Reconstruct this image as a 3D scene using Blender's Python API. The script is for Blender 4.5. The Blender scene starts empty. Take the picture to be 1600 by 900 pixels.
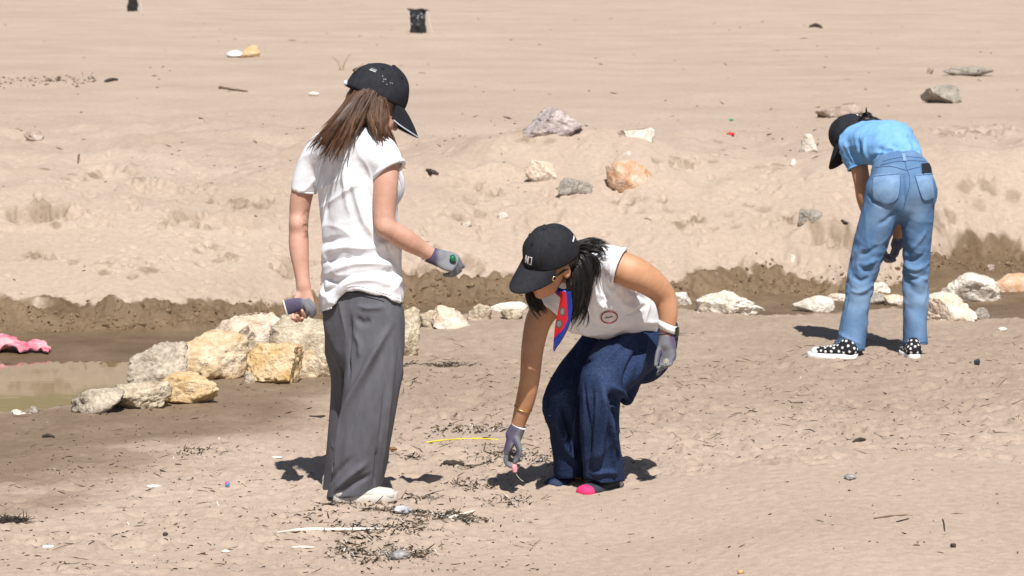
import bpy, math, random
import numpy as np
from mathutils import Vector, Matrix
from mathutils.bvhtree import BVHTree

# ------------------------------------------------------------------ camera, sky, sun
SC = bpy.context.scene
COL = SC.collection
FPX = 5124.0                       # focal length in pixels of the 1600 px wide picture
PITCH = math.atan(539.0 / FPX)
CAM = np.array([0.0, 0.0, 2.08])
cd = bpy.data.cameras.new('camera')
cd.sensor_width = 36.0
cd.lens = 36.0 * FPX / 1600.0
cd.clip_start = 0.5
cd.clip_end = 6000.0
cd.dof.use_dof = True
cd.dof.focus_distance = 12.4
cd.dof.aperture_fstop = 11.0
cam = bpy.data.objects.new('camera', cd)
cam.location = CAM
cam.rotation_euler = (math.pi / 2 - PITCH, 0, 0)
COL.objects.link(cam)
SC.camera = cam

SUN_EL = math.radians(56.0)
SUN_AZ = math.atan2(0.16, -1.0)    # behind the camera, a little to its right
world = bpy.data.worlds.new('World')
SC.world = world
world.use_nodes = True
wn = world.node_tree
sky = wn.nodes.new('ShaderNodeTexSky')
sky.sky_type = 'NISHITA'
sky.sun_disc = False
sky.sun_elevation = SUN_EL
sky.sun_rotation = SUN_AZ
sky.dust_density = 1.2
wn.links.new(sky.outputs[0], wn.nodes['Background'].inputs[0])
wn.nodes['Background'].inputs[1].default_value = 0.05
sd = bpy.data.lights.new('sun', 'SUN')
sd.energy = 5.0
sd.angle = math.radians(0.53)
sd.color = (1.0, 0.965, 0.915)
sun = bpy.data.objects.new('sun', sd)
TOSUN = Vector((math.sin(SUN_AZ) * math.cos(SUN_EL), math.cos(SUN_AZ) * math.cos(SUN_EL), math.sin(SUN_EL)))
sun.rotation_euler = TOSUN.to_track_quat('Z', 'Y').to_euler()
sun.location = (4, -10, 20)
COL.objects.link(sun)
SC.view_settings.view_transform = 'Standard'
SC.view_settings.look = 'None'
SC.view_settings.gamma = 1.0
SC.view_settings.exposure = 0.36
SC.view_settings.use_curve_mapping = False
SC.cycles.max_bounces = 8
SC.cycles.transparent_max_bounces = 8

# ------------------------------------------------------------------ pixel <-> world
_F = np.array([0.0, math.cos(PITCH), -math.sin(PITCH)])
_U = np.array([0.0, math.sin(PITCH), math.cos(PITCH)])
_R = np.array([1.0, 0.0, 0.0])
def ray(px, py):
    return _F + _R * ((px - 800.0) / FPX) + _U * (-(py - 450.0) / FPX)
def P(px, py, d):
    """point seen at picture pixel (px, py) and standing d metres ahead (world Y)"""
    r = ray(px, py)
    return CAM + r * (d / r[1])
def PZ(px, py, z):
    r = ray(px, py)
    return CAM + r * ((z - CAM[2]) / r[2])
def to_px(p):
    q = np.asarray(p, float) - CAM
    f = q @ _F
    return np.stack([800 + FPX * (q @ _R) / f, 450 - FPX * (q @ _U) / f], -1)
def ppm(d):
    return FPX / d

# ------------------------------------------------------------------ numpy noise
_rng = np.random.RandomState(7)
_perm = _rng.permutation(512).astype(np.int64)
_perm = np.concatenate([_perm, _perm, _perm])
_g2 = np.stack([np.cos(np.arange(512) * 2 * np.pi / 512 * 37), np.sin(np.arange(512) * 2 * np.pi / 512 * 37)], -1)
_g3 = _rng.normal(size=(512, 3)); _g3 /= np.linalg.norm(_g3, axis=1)[:, None]
def _fade(t): return t * t * t * (t * (t * 6 - 15) + 10)
def noise2(x, y):
    x = np.asarray(x, float); y = np.asarray(y, float)
    xi = np.floor(x).astype(np.int64); yi = np.floor(y).astype(np.int64)
    xf = x - xi; yf = y - yi
    xi &= 511; yi &= 511
    def g(ix, iy, fx, fy):
        h = _perm[_perm[ix & 511] + (iy & 511)]
        return _g2[h, 0] * fx + _g2[h, 1] * fy
    u = _fade(xf); v = _fade(yf)
    a = g(xi, yi, xf, yf); b = g(xi + 1, yi, xf - 1, yf)
    c = g(xi, yi + 1, xf, yf - 1); d = g(xi + 1, yi + 1, xf - 1, yf - 1)
    return ((a + u * (b - a)) + v * ((c + u * (d - c)) - (a + u * (b - a)))) * 1.5
def noise3(p):
    p = np.asarray(p, float)
    i = np.floor(p).astype(np.int64); f = p - i
    i &= 511
    w = _fade(f)
    out = 0
    for dx in (0, 1):
        for dy in (0, 1):
            for dz in (0, 1):
                h = _perm[_perm[_perm[(i[:, 0] + dx) & 511] + ((i[:, 1] + dy) & 511)] + ((i[:, 2] + dz) & 511)]
                gr = _g3[h]
                dot = gr[:, 0] * (f[:, 0] - dx) + gr[:, 1] * (f[:, 1] - dy) + gr[:, 2] * (f[:, 2] - dz)
                out = out + dot * (w[:, 0] if dx else 1 - w[:, 0]) * (w[:, 1] if dy else 1 - w[:, 1]) * (w[:, 2] if dz else 1 - w[:, 2])
    return out * 1.6
def fbm2(x, y, o=4, gain=0.5):
    s = 0; a = 1.0; f = 1.0
    for k in range(o):
        s = s + a * noise2(x * f + 17.3 * k, y * f - 9.1 * k); a *= gain; f *= 2.03
    return s
def fbm3(p, o=3, gain=0.5):
    s = 0; a = 1.0; f = 1.0
    for k in range(o):
        s = s + a * noise3(p * f + 11.7 * k); a *= gain; f *= 2.03
    return s
def sstep(a, b, x):
    t = np.clip((x - a) / (b - a), 0, 1)
    return t * t * (3 - 2 * t)

# ------------------------------------------------------------------ objects
def obj(name, me, mat=None, parent=None):
    o = bpy.data.objects.new(name, me)
    COL.objects.link(o)
    if mat is not None and not me.materials:
        for m in (mat if isinstance(mat, (list, tuple)) else [mat]):
            me.materials.append(m)
    if parent is not None:
        o.parent = parent
    return o
def tag(o, label=None, cat=None, group=None, kind=None):
    if label: o['label'] = label
    if cat: o['category'] = cat
    if group: o['group'] = group
    if kind: o['kind'] = kind
    return o
def empty(name, loc=(0, 0, 0)):
    o = bpy.data.objects.new(name, None)
    o.location = loc
    COL.objects.link(o)
    return o
def mesh_np(name, V, F, smooth=True, col=None, attrs=None):
    """V (n,3), F (m,4) or (m,3) int arrays"""
    V = np.ascontiguousarray(V, np.float32); F = np.ascontiguousarray(F, np.int32)
    me = bpy.data.meshes.new(name)
    n, k = F.shape
    me.vertices.add(len(V)); me.vertices.foreach_set('co', V.ravel())
    me.loops.add(n * k); me.loops.foreach_set('vertex_index', F.ravel())
    me.polygons.add(n)
    me.polygons.foreach_set('loop_start', np.arange(0, n * k, k, dtype=np.int32))
    me.polygons.foreach_set('loop_total', np.full(n, k, np.int32))
    me.polygons.foreach_set('use_smooth', np.full(n, bool(smooth)))
    if col is not None:
        c = np.ones((len(V), 4), np.float32); c[:, :3] = col
        at = me.color_attributes.new('Col', 'FLOAT_COLOR', 'POINT')
        at.data.foreach_set('color', c.ravel())
    for an, av in (attrs or {}).items():
        at = me.attributes.new(an, 'FLOAT', 'POINT')
        at.data.foreach_set('value', np.ascontiguousarray(av, np.float32))
    me.update(calc_edges=True)
    return me
def polymesh(name, V, F, smooth=True):
    me = bpy.data.meshes.new(name)
    me.from_pydata([tuple(map(float, v)) for v in V], [], [tuple(int(i) for i in f) for f in F])
    if smooth:
        me.polygons.foreach_set('use_smooth', np.full(len(me.polygons), True))
    me.update()
    return me

# ------------------------------------------------------------------ materials
def srgb(r, g, b):
    def f(c):
        c /= 255.0
        return c / 12.92 if c <= 0.04045 else ((c + 0.055) / 1.055) ** 2.4
    return (f(r), f(g), f(b))
def pmat(name, c1, c2=None, scale=8.0, detail=5.0, rough=0.8, bump=0.0, bscale=60.0, bdist=0.004, spec=0.3,
         usecol=False, sss=0.0, metal=0.0, contrast=(0.35, 0.65), stretch=None, wave=None, transmission=0.0, sheen=0.0):
    """procedural principled material: two colours mixed by noise, noise bump; usecol multiplies the mesh colour attribute"""
    m = bpy.data.materials.new(name); m.use_nodes = True
    nt = m.node_tree; N = nt.nodes; L = nt.links
    b = N['Principled BSDF']
    b.inputs['Roughness'].default_value = rough
    b.inputs['Specular IOR Level'].default_value = spec
    b.inputs['Metallic'].default_value = metal
    if transmission: b.inputs['Transmission Weight'].default_value = transmission
    if sheen:
        b.inputs['Sheen Weight'].default_value = sheen
    if sss:
        b.inputs['Subsurface Weight'].default_value = sss
        b.inputs['Subsurface Radius'].default_value = (0.012, 0.005, 0.003)
        b.inputs['Subsurface Scale'].default_value = 0.6
    tc = N.new('ShaderNodeTexCoord')
    src = tc.outputs['Object']
    if stretch:
        mp = N.new('ShaderNodeMapping'); mp.inputs['Scale'].default_value = stretch
        L.new(src, mp.inputs[0]); src = mp.outputs[0]
    def noise(sc, det):
        n = N.new('ShaderNodeTexNoise'); n.inputs['Scale'].default_value = sc; n.inputs['Detail'].default_value = det
        n.inputs['Roughness'].default_value = 0.6
        L.new(src, n.inputs['Vector']); return n
    colout = None
    if c2 is not None:
        n = noise(scale, detail)
        r = N.new('ShaderNodeValToRGB')
        r.color_ramp.elements[0].position = contrast[0]; r.color_ramp.elements[1].position = contrast[1]
        r.color_ramp.elements[0].color = (*c1, 1); r.color_ramp.elements[1].color = (*c2, 1)
        L.new(n.outputs['Fac'], r.inputs[0]); colout = r.outputs[0]
    else:
        b.inputs['Base Color'].default_value = (*c1, 1)
    if usecol:
        at = N.new('ShaderNodeAttribute'); at.attribute_name = 'Col'
        if colout is not None:
            mx = N.new('ShaderNodeMix'); mx.data_type = 'RGBA'; mx.blend_type = 'MULTIPLY'
            mx.inputs[0].default_value = 1.0
            L.new(at.outputs['Color'], mx.inputs[6]); L.new(colout, mx.inputs[7]); colout = mx.outputs[2]
        else:
            colout = at.outputs['Color']
    if colout is not None:
        L.new(colout, b.inputs['Base Color'])
    hgt = None
    if bump:
        n2 = noise(bscale, 4.0); hgt = n2.outputs['Fac']
    if wave:                                    # (scale, distortion, strength, rotation) soft cloth folds
        w = N.new('ShaderNodeTexWave'); w.inputs['Scale'].default_value = wave[0]
        w.inputs['Distortion'].default_value = wave[1]; w.inputs['Detail'].default_value = 2.0
        mp2 = N.new('ShaderNodeMapping'); mp2.inputs['Rotation'].default_value = wave[3]
        L.new(tc.outputs['Object'], mp2.inputs[0]); L.new(mp2.outputs[0], w.inputs['Vector'])
        bw = N.new('ShaderNodeBump'); bw.inputs['Strength'].default_value = wave[2]; bw.inputs['Distance'].default_value = 0.01
        L.new(w.outputs['Fac'], bw.inputs['Height'])
    if hgt is not None:
        bp = N.new('ShaderNodeBump'); bp.inputs['Strength'].default_value = bump; bp.inputs['Distance'].default_value = bdist
        L.new(hgt, bp.inputs['Height'])
        if wave: L.new(bw.outputs[0], bp.inputs['Normal'])
        L.new(bp.outputs[0], b.inputs['Normal'])
    elif wave:
        L.new(bw.outputs[0], b.inputs['Normal'])
    return m

# ------------------------------------------------------------------ terrain
def world_curve(pts, z):
    """picture points lying at height z -> (x array, y array) sorted in x"""
    w = np.array([PZ(px, py, z) for px, py in pts])
    o = np.argsort(w[:, 0])
    return w[o, 0], w[o, 1]
ZCH = -0.36                         # bottom of the stream bed at the foot of the far bank
ZW = -0.388                          # water level
_near = world_curve([(-900, 690), (-300, 665), (0, 648), (110, 638), (200, 618), (260, 598), (300, 590), (400, 584), (520, 572), (610, 546), (650, 512),
                     (720, 496), (800, 488), (1000, 482), (1190, 492), (1300, 492), (1400, 482), (1500, 496), (1650, 496), (2400, 480)], 0.0)
_foot = world_curve([(-900, 526), (-200, 522), (0, 520), (200, 520), (330, 513), (440, 500), (640, 482), (800, 474), (1060, 476), (1200, 462),
                     (1320, 470), (1420, 452), (1500, 436), (1600, 432), (1700, 430), (2500, 420)], ZCH)
def edge_near(x): return np.interp(x, *_near)
def edge_foot(x): return np.interp(x, *_foot)
CREST = 25.6
ZPL = 0.47
_DENTS = []
def terrain(x, y, detail=True):
    """height of the sand and wetness (0..1) at world x, y"""
    x = np.asarray(x, float); y = np.asarray(y, float)
    wob = fbm2(x * 1.3, y * 1.3, 3)
    E = edge_near(x) + 0.12 * wob
    S = edge_foot(x) + 0.10 * fbm2(x * 2.1 + 5, y * 0.5, 3)
    # near ground, with the smooth raised sand on the right
    z0 = 0.02 * fbm2(x * 0.6, y * 0.5, 3)
    yb = 12.42 + 0.28 * np.clip(x - 0.3, -1, 4) + 0.06 * noise2(x * 2, y)
    mound = 0.075 * sstep(0.30, 1.2, x) * (1 - sstep(yb - 0.05, yb + 0.5, y)) * sstep(8.0, 11.2, y)
    z0 = z0 + mound
    left = 1 - sstep(-2.15, -1.55, x)
    zf_near = -0.24 - 0.26 * left
    tt = np.clip((y - E) / np.maximum(S - E, 0.5), 0, 1)
    zf = zf_near + (ZCH - zf_near) * tt
    t1 = sstep(0.0, 0.9, y - E)
    z = z0 + (zf - z0) * t1
    # eroded scarp and dry slope of the far bank
    sc_h = 0.13 + 0.05 * noise2(x * 0.9 + 3, 1.7)
    sct = sstep(-0.02, 0.40, y - S + 0.07 * fbm2(x * 5, y * 5, 3))
    ztop = ZCH + sc_h
    Tt = S + 0.40
    u = np.clip((y - Tt) / (CREST - Tt + 0.9 * noise2(x * 0.35, 0.3)), 0, 3)
    prof = np.where(u < 1, 1 - (1 - np.clip(u, 0, 1)) ** 1.7, 1.0)
    zb = ztop + (ZPL - ztop) * prof
    zb = zb + 0.10 * fbm2(x * 0.7, y * 0.45, 3) * sstep(0.0, 1.0, u) * (1 - sstep(1.2, 2.5, u)) \
            + 0.05 * fbm2(x * 1.6, y * 0.9, 3) * sstep(0.1, 0.6, u) * (1 - sstep(1.6, 2.6, u))
    z = np.where(y > S - 0.3, z + (zb - z) * sct, z)
    # mounds on the crest behind the stones
    for (mx, my, mr, mh) in ((0.35, 25.3, 1.0, 0.10), (3.3, 25.5, 1.2, 0.12), (-3.4, 24.0, 1.4, 0.06), (2.2, 23.9, 0.8, 0.06), (1.75, 23.2, 0.45, 0.07), (3.1, 23.6, 0.35, 0.08)):
        z = z + mh * np.exp(-((x - mx) ** 2 + (y - my) ** 2) / mr ** 2)
    # far plain
    z = z + 0.06 * fbm2(x * 0.10, y * 0.05, 3) * sstep(30, 55, y)
    chan = sstep(-0.15, 0.35, y - E)
    wet_edge = y - (S + 0.34 + 0.30 * fbm2(x * 0.9 + 8, 2.2, 3) + 0.13 * fbm2(x * 5, y * 4, 4))
    wet = chan * (1 - sstep(-0.03, 0.04, wet_edge))
    # wet sand on the left, next to the pool
    pxn = 800 + FPX * x / np.maximum(y, 1) 
    pyn = -89 + 2.08 * FPX / np.maximum(y, 1)
    lim = 786 - 0.13 * np.clip(pxn, -300, 640) - 0.0003 * np.clip(pxn, 0, 640) ** 2
    lim = lim + 42 * fbm2(x * 1.1, y * 1.3, 4)
    wetl = (1 - sstep(-60, 40, pyn - lim)) * (1 - sstep(520, 740, pxn + 60 * wob)) * (1 - chan) * (y > 9)
    wet = np.maximum(wet, 0.80 * wetl)
    damp = (1 - sstep(660, 770, pyn + 30 * wob + 0.12 * (pxn - 800))) * (1 - sstep(0.2, 0.6, y - E)) * sstep(14, 13, y * 0 + 13.5) 
    damp = (1 - sstep(640, 740, pyn + 25 * wob + 0.06 * np.abs(pxn - 900))) * (1 - chan)
    wet = np.maximum(wet, 0.30 * damp * (y > 9))
    if detail:
        inscarp = np.exp(-((y - S - 0.25) / 0.26) ** 2) * sct ** 0.5
        clump = np.abs(fbm2(x * 7, y * 6, 4)) 
        z = z + inscarp * (0.045 * fbm2(x * 4.5, y * 5, 4, 0.55) + 0.040 * (0.35 - np.abs(fbm2(x * 9, y * 8, 3, 0.6))) + 0.012 * fbm2(x * 26, y * 20, 2))
        tramp = (1 - t1) * sstep(yb - 0.1, yb + 0.4, y) + (1 - t1) * (1 - sstep(-0.2, 0.5, x)) * sstep(10.6, 11.6, y) * 0.8
        tramp = np.clip(tramp, 0, 1) * (1 - 0.65 * wetl)
        rid = 1 - np.abs(fbm2(x * 4.0, y * 5.5, 3))
        z = z + tramp * (0.013 * (rid ** 3 - 0.5) + 0.0065 * fbm2(x * 13, y * 12, 3) + 0.0025 * fbm2(x * 40, y * 30, 2))
        sl = np.clip(u, 0, 1) * (1 - sstep(1.2, 3, u))
        pit = sstep(0.25, 0.7, fbm2(x * 1.1 + 40, y * 1.1, 2) + 0.25)
        z = z + sl * (0.004 * fbm2(x * 5, y * 4, 4) - 0.022 * pit * sstep(0.32, 0.75, fbm2(x * 8, y * 6.5, 3)))
        z = z + sstep(1.2, 3, u) * 0.014 * fbm2(x * 2.2, y * 1.4, 4)
        z = z + 0.003 * fbm2(x * 22, y * 18, 2)
    return z, wet

s_mid = np.linspace(-0.178, 0.178, 640)
s_out = np.concatenate([np.geomspace(0.182, 3.0, 46)])
SG = np.concatenate([-s_out[::-1], s_mid, s_out])
d1 = np.geomspace(2.5, 9.5, 26)[:-1]
d2 = 2.08 * FPX / np.linspace(2.08 * FPX / 9.5, 2.08 * FPX / 19.8, 400)[:-1]
d3 = np.concatenate([np.arange(19.8, 22.9, 0.018), np.arange(22.9, 26.6, 0.027)])
d4 = 1.6 * FPX / np.linspace(1.6 * FPX / 26.6, 1.6 * FPX / 100.0, 230)[:-1]
d5 = np.geomspace(100.0, 4000.0, 30)
DG = np.concatenate([d1, d2, d3, d4, d5])
GX = DG[:, None] * SG[None, :]
GY = np.repeat(DG[:, None], len(SG), 1)
GZ, GW = terrain(GX, GY)
# footprints and scuffs pressed into the sand
_r = np.random.RandomState(11)
def dent(cx, cy, a, L, wd, dep):
    r0, r1 = np.searchsorted(DG, [cy - L * 1.8, cy + L * 1.8])
    c0, c1 = np.searchsorted(SG, [(cx - L * 1.8) / cy, (cx + L * 1.8) / cy])
    if r1 <= r0 or c1 <= c0: return
    X = GX[r0:r1, c0:c1] - cx; Y = GY[r0:r1, c0:c1] - cy
    ca, sa = math.cos(a), math.sin(a)
    u = (X * ca + Y * sa) / L; v = (-X * sa + Y * ca) / wd
    q = np.sqrt(u * u + v * v)
    GZ[r0:r1, c0:c1] += -dep * (1 - sstep(0.45, 1.0, q)) + dep * 0.45 * np.exp(-((q - 1.12) / 0.22) ** 2)
for k in range(330):                 # trodden ground between the women
    px = _r.uniform(480, 1620); py = _r.uniform(560, 760)
    g = PZ(px, py, 0)
    dent(g[0], g[1], _r.uniform(0, 3.14), _r.uniform(0.06, 0.13), _r.uniform(0.035, 0.055), _r.uniform(0.006, 0.018))
for k in range(150):
    px = _r.uniform(-20, 640); py = _r.uniform(740, 900)
    g = PZ(px, py, 0)
    dent(g[0], g[1], _r.uniform(0, 3.14), _r.uniform(0.05, 0.12), _r.uniform(0.03, 0.05), _r.uniform(0.003, 0.009))
for k in range(130):                  # tracks up the far slope
    cx = _r.uniform(-4.0, 4.0)
    for j in range(_r.randint(2, 7)):
        dent(cx + 0.10 * j * _r.uniform(-1, 1) + 0.05 * j, 21.3 + _r.uniform(0, 2.2) + 0.42 * j, _r.uniform(0, 3.14), _r.uniform(0.03, 0.085), _r.uniform(0.025, 0.055), _r.uniform(0.010, 0.030))
for k in range(9):                  # slumped hollows in the slope
    dent(_r.uniform(-4.2, 4.4), _r.uniform(21.2, 25), _r.uniform(0, 3.14), _r.uniform(0.12, 0.3), _r.uniform(0.1, 0.2), _r.uniform(0.03, 0.06))
for (px, py, dd) in ((1310, 372, 0.10), (1520, 210, 0.10), (1560, 205, 0.09), (60, 340, 0.05), (350, 345, 0.05), (1500, 205, 0.06), (700, 418, 0.06), (770, 275, 0.04)):
    for dd_ in (0,):
        r = ray(px, py)
        t = np.linspace(20, 30, 900)
        pts = CAM + np.outer(t / r[1], r)
        zz, _ = terrain(pts[:, 0], pts[:, 1], False)
        i = int(np.argmax(pts[:, 2] < zz))
        dent(pts[i, 0], pts[i, 1], _r.uniform(-0.5, 0.5), 0.30, 0.17, dd)
def hgt(x, y):
    """height of the built sand mesh"""
    x = np.asarray(x, float); y = np.asarray(y, float)
    s = x / y
    i = np.clip(np.searchsorted(DG, y) - 1, 0, len(DG) - 2)
    j = np.clip(np.searchsorted(SG, s) - 1, 0, len(SG) - 2)
    fy = np.clip((y - DG[i]) / (DG[i + 1] - DG[i]), 0, 1); fx = np.clip((s - SG[j]) / (SG[j + 1] - SG[j]), 0, 1)
    return (GZ[i, j] * (1 - fx) + GZ[i, j + 1] * fx) * (1 - fy) + (GZ[i + 1, j] * (1 - fx) + GZ[i + 1, j + 1] * fx) * fy
_marchd = np.geomspace(8.0, 140.0, 5000)
def ground(px, py):
    """where the line of sight through a picture pixel meets the sand"""
    r = ray(px, py)
    pts = CAM + np.outer(_marchd / r[1], r)
    below = pts[:, 2] < hgt(pts[:, 0], pts[:, 1])
    i = int(np.argmax(below)) if below.any() else len(_marchd) - 1
    p = pts[i].copy(); p[2] = float(hgt(p[0], p[1]))
    return p

_rc = np.random.RandomState(31)
def wetspot(cx, cy, rad, amt):
    r0, r1 = np.searchsorted(DG, [cy - rad * 2, cy + rad * 2]); c0, c1 = np.searchsorted(SG, [(cx - rad * 2) / cy, (cx + rad * 2) / cy])
    if r1 > r0 and c1 > c0:
        q = np.hypot(GX[r0:r1, c0:c1] - cx, GY[r0:r1, c0:c1] - cy) / rad
        GW[r0:r1, c0:c1] = np.maximum(GW[r0:r1, c0:c1], amt * (1 - sstep(0.5, 1.2, q)))
# crumbled patches where feet broke through the dry crust of the bank
for (px, py, sx, sy, n) in ((80, 338, 45, 10, 26), (290, 345, 45, 12, 26), (345, 400, 40, 14, 16), (200, 415, 50, 14, 18), (60, 400, 30, 10, 12), (380, 320, 40, 8, 14), (1500, 208, 40, 12, 26), (1560, 212, 30, 14, 26), (1310, 375, 25, 8, 22),
                            (1250, 345, 25, 8, 12), (1480, 350, 20, 10, 12), (690, 416, 45, 8, 34), (1100, 350, 50, 20, 12), (760, 300, 30, 25, 16), (720, 340, 30, 20, 14), (820, 215, 30, 8, 10), (1080, 255, 40, 12, 16), (1540, 300, 30, 20, 14),
                            (1000, 330, 60, 25, 12), (1130, 215, 50, 15, 10), (560, 330, 40, 20, 10), (450, 420, 30, 14, 10), (1430, 130, 60, 10, 14), (1340, 125, 40, 6, 10), (150, 270, 80, 14, 16), (1200, 290, 40, 30, 12)):
    for k in range(n):
        g = ground(px + _rc.normal() * sx * 0.6, py + _rc.normal() * sy * 0.6)
        dent(g[0], g[1], _rc.uniform(-0.6, 0.6), _rc.uniform(0.025, 0.075), _rc.uniform(0.018, 0.045), _rc.uniform(0.012, 0.034))
        if _rc.rand() < 0.6: wetspot(g[0], g[1], _rc.uniform(0.03, 0.07), _rc.uniform(0.25, 0.6))
def build_sand():
    nr, nc = GX.shape
    V = np.stack([GX, GY, GZ], -1).reshape(-1, 3)
    i = np.arange(nr * nc).reshape(nr, nc)
    F = np.stack([i[:-1, :-1], i[:-1, 1:], i[1:, 1:], i[1:, :-1]], -1).reshape(-1, 4)
    me = mesh_np('sand', V, F, True, attrs={'wet': GW.ravel()})
    m = bpy.data.materials.new('beach_sand'); m.use_nodes = True
    nt = m.node_tree; N = nt.nodes; L = nt.links
    b = N['Principled BSDF']
    tc = N.new('ShaderNodeTexCoord')
    def noise(sc, det=4.0, stretch=None):
        n = N.new('ShaderNodeTexNoise'); n.inputs['Scale'].default_value = sc; n.inputs['Detail'].default_value = det
        n.inputs['Roughness'].default_value = 0.62
        v = tc.outputs['Object']
        if stretch:
            mp = N.new('ShaderNodeMapping'); mp.inputs['Scale'].default_value = stretch
            L.new(v, mp.inputs[0]); v = mp.outputs[0]
        L.new(v, n.inputs['Vector']); return n.outputs['Fac']
    def ramp(fac, p0, c0, p1, c1):
        r = N.new('ShaderNodeValToRGB'); e = r.color_ramp.elements
        e[0].position = p0; e[1].position = p1; e[0].color = (*c0, 1); e[1].color = (*c1, 1)
        L.new(fac, r.inputs[0]); return r.outputs[0]
    def mix(fac, a, c, mode='MIX'):
        x = N.new('ShaderNodeMix'); x.data_type = 'RGBA'; x.blend_type = mode
        if isinstance(fac, float): x.inputs[0].default_value = fac
        else: L.new(fac, x.inputs[0])
        for s, v in ((x.inputs[6], a), (x.inputs[7], c)):
            if isinstance(v, tuple): s.default_value = (*v, 1)
            else: L.new(v, s)
        return x.outputs[2]
    W = (1.0, 1.0, 1.0)
    dry = ramp(noise(0.55, 5), 0.3, (0.432, 0.337, 0.263), 0.7, (0.515, 0.411, 0.331))
    wetc = ramp(noise(2.2, 6), 0.3, (0.135, 0.088, 0.048), 0.7, (0.235, 0.165, 0.100))
    at = N.new('ShaderNodeAttribute'); at.attribute_name = 'wet'
    # patchy drying edge
    ad = N.new('ShaderNodeMath'); ad.operation = 'ADD'
    nz = N.new('ShaderNodeMath'); nz.operation = 'MULTIPLY_ADD'
    L.new(noise(7.0, 5), nz.inputs[0]); nz.inputs[1].default_value = 0.5; nz.inputs[2].default_value = -0.25
    ml = N.new('ShaderNodeMath'); ml.operation = 'MULTIPLY'
    pk = N.new('ShaderNodeMath'); pk.operation = 'SUBTRACT'; pk.inputs[0].default_value = 1.0; L.new(at.outputs['Fac'], pk.inputs[1])
    pm = N.new('ShaderNodeMath'); pm.operation = 'MULTIPLY'; L.new(pk.outputs[0], pm.inputs[0]); L.new(at.outputs['Fac'], pm.inputs[1])
    p4 = N.new('ShaderNodeMath'); p4.operation = 'MULTIPLY'; L.new(pm.outputs[0], p4.inputs[0]); p4.inputs[1].default_value = 4.0
    L.new(nz.outputs[0], ml.inputs[0]); L.new(p4.outputs[0], ml.inputs[1])
    L.new(at.outputs['Fac'], ad.inputs[0]); L.new(ml.outputs[0], ad.inputs[1]); ad.use_clamp = True
    c = mix(ad.outputs[0], dry, wetc)
    c = mix(0.75, c, ramp(noise(26.0, 6), 0.32, (0.80, 0.79, 0.78), 0.62, W), 'MULTIPLY')
    c = mix(0.85, c, ramp(noise(430.0, 2), 0.34, (0.60, 0.56, 0.52), 0.50, W), 'MULTIPLY')
    c = mix(0.9, c, ramp(noise(95.0, 3), 0.29, (0.42, 0.36, 0.30), 0.355, W), 'MULTIPLY')
    c = mix(0.7, c, ramp(noise(150.0, 2), 0.66, W, 0.78, (1.35, 1.35, 1.35)), 'MULTIPLY')
    L.new(c, b.inputs['Base Color'])
    rr = N.new('ShaderNodeMapRange'); L.new(ad.outputs[0], rr.inputs[0]); rr.inputs[3].default_value = 0.95; rr.inputs[4].default_value = 0.48
    L.new(rr.outputs[0], b.inputs['Roughness'])
    b.inputs['Specular IOR Level'].default_value = 0.25
    bp = N.new('ShaderNodeBump'); bp.inputs['Strength'].default_value = 0.8; bp.inputs['Distance'].default_value = 0.006
    L.new(noise(170.0, 5), bp.inputs['Height'])
    bp2 = N.new('ShaderNodeBump'); bp2.inputs['Strength'].default_value = 0.55; bp2.inputs['Distance'].default_value = 0.010
    L.new(noise(18.0, 6), bp2.inputs['Height']); L.new(bp2.outputs[0], bp.inputs['Normal'])
    L.new(bp.outputs[0], b.inputs['Normal'])
    o = obj('sand', me, m)
    return tag(o, 'pale beach sand with a stream bed cutting across it', kind='structure')
build_sand()

def build_water():
    x0 = np.linspace(-9, -1.2, 60); 
    rows = []
    V = []; F = []
    ts = np.linspace(0, 1, 14)
    for i, x in enumerate(x0):
        a = float(edge_near(x)) + 0.45; c = float(edge_foot(x)) + 0.2
        for t in ts: V.append((x, a + (c - a) * t, ZW))
    n = len(ts)
    for i in range(len(x0) - 1):
        for j in range(n - 1):
            F.append((i * n + j, (i + 1) * n + j, (i + 1) * n + j + 1, i * n + j + 1))
    me = polymesh('water', V, F)
    m = bpy.data.materials.new('murky_stream_water'); m.use_nodes = True
    nt = m.node_tree; b = nt.nodes['Principled BSDF']
    b.inputs['Base Color'].default_value = (0.135, 0.100, 0.042, 1)
    b.inputs['Roughness'].default_value = 0.03
    b.inputs['IOR'].default_value = 1.33
    tcw = nt.nodes.new('ShaderNodeTexCoord')
    mp = nt.nodes.new('ShaderNodeMapping'); mp.inputs['Scale'].default_value = (1.0, 2.2, 1.0)
    nz = nt.nodes.new('ShaderNodeTexNoise'); nz.inputs['Scale'].default_value = 5.0; nz.inputs['Detail'].default_value = 3.0
    bp = nt.nodes.new('ShaderNodeBump'); bp.inputs['Strength'].default_value = 0.03; bp.inputs['Distance'].default_value = 0.01
    nt.links.new(tcw.outputs['Object'], mp.inputs[0]); nt.links.new(mp.outputs[0], nz.inputs['Vector'])
    nt.links.new(nz.outputs['Fac'], bp.inputs['Height']); nt.links.new(bp.outputs[0], b.inputs['Normal'])
    o = obj('water', me, m)
    tag(o, 'murky brown stream pool between the sand banks', kind='structure')
build_water()

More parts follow.
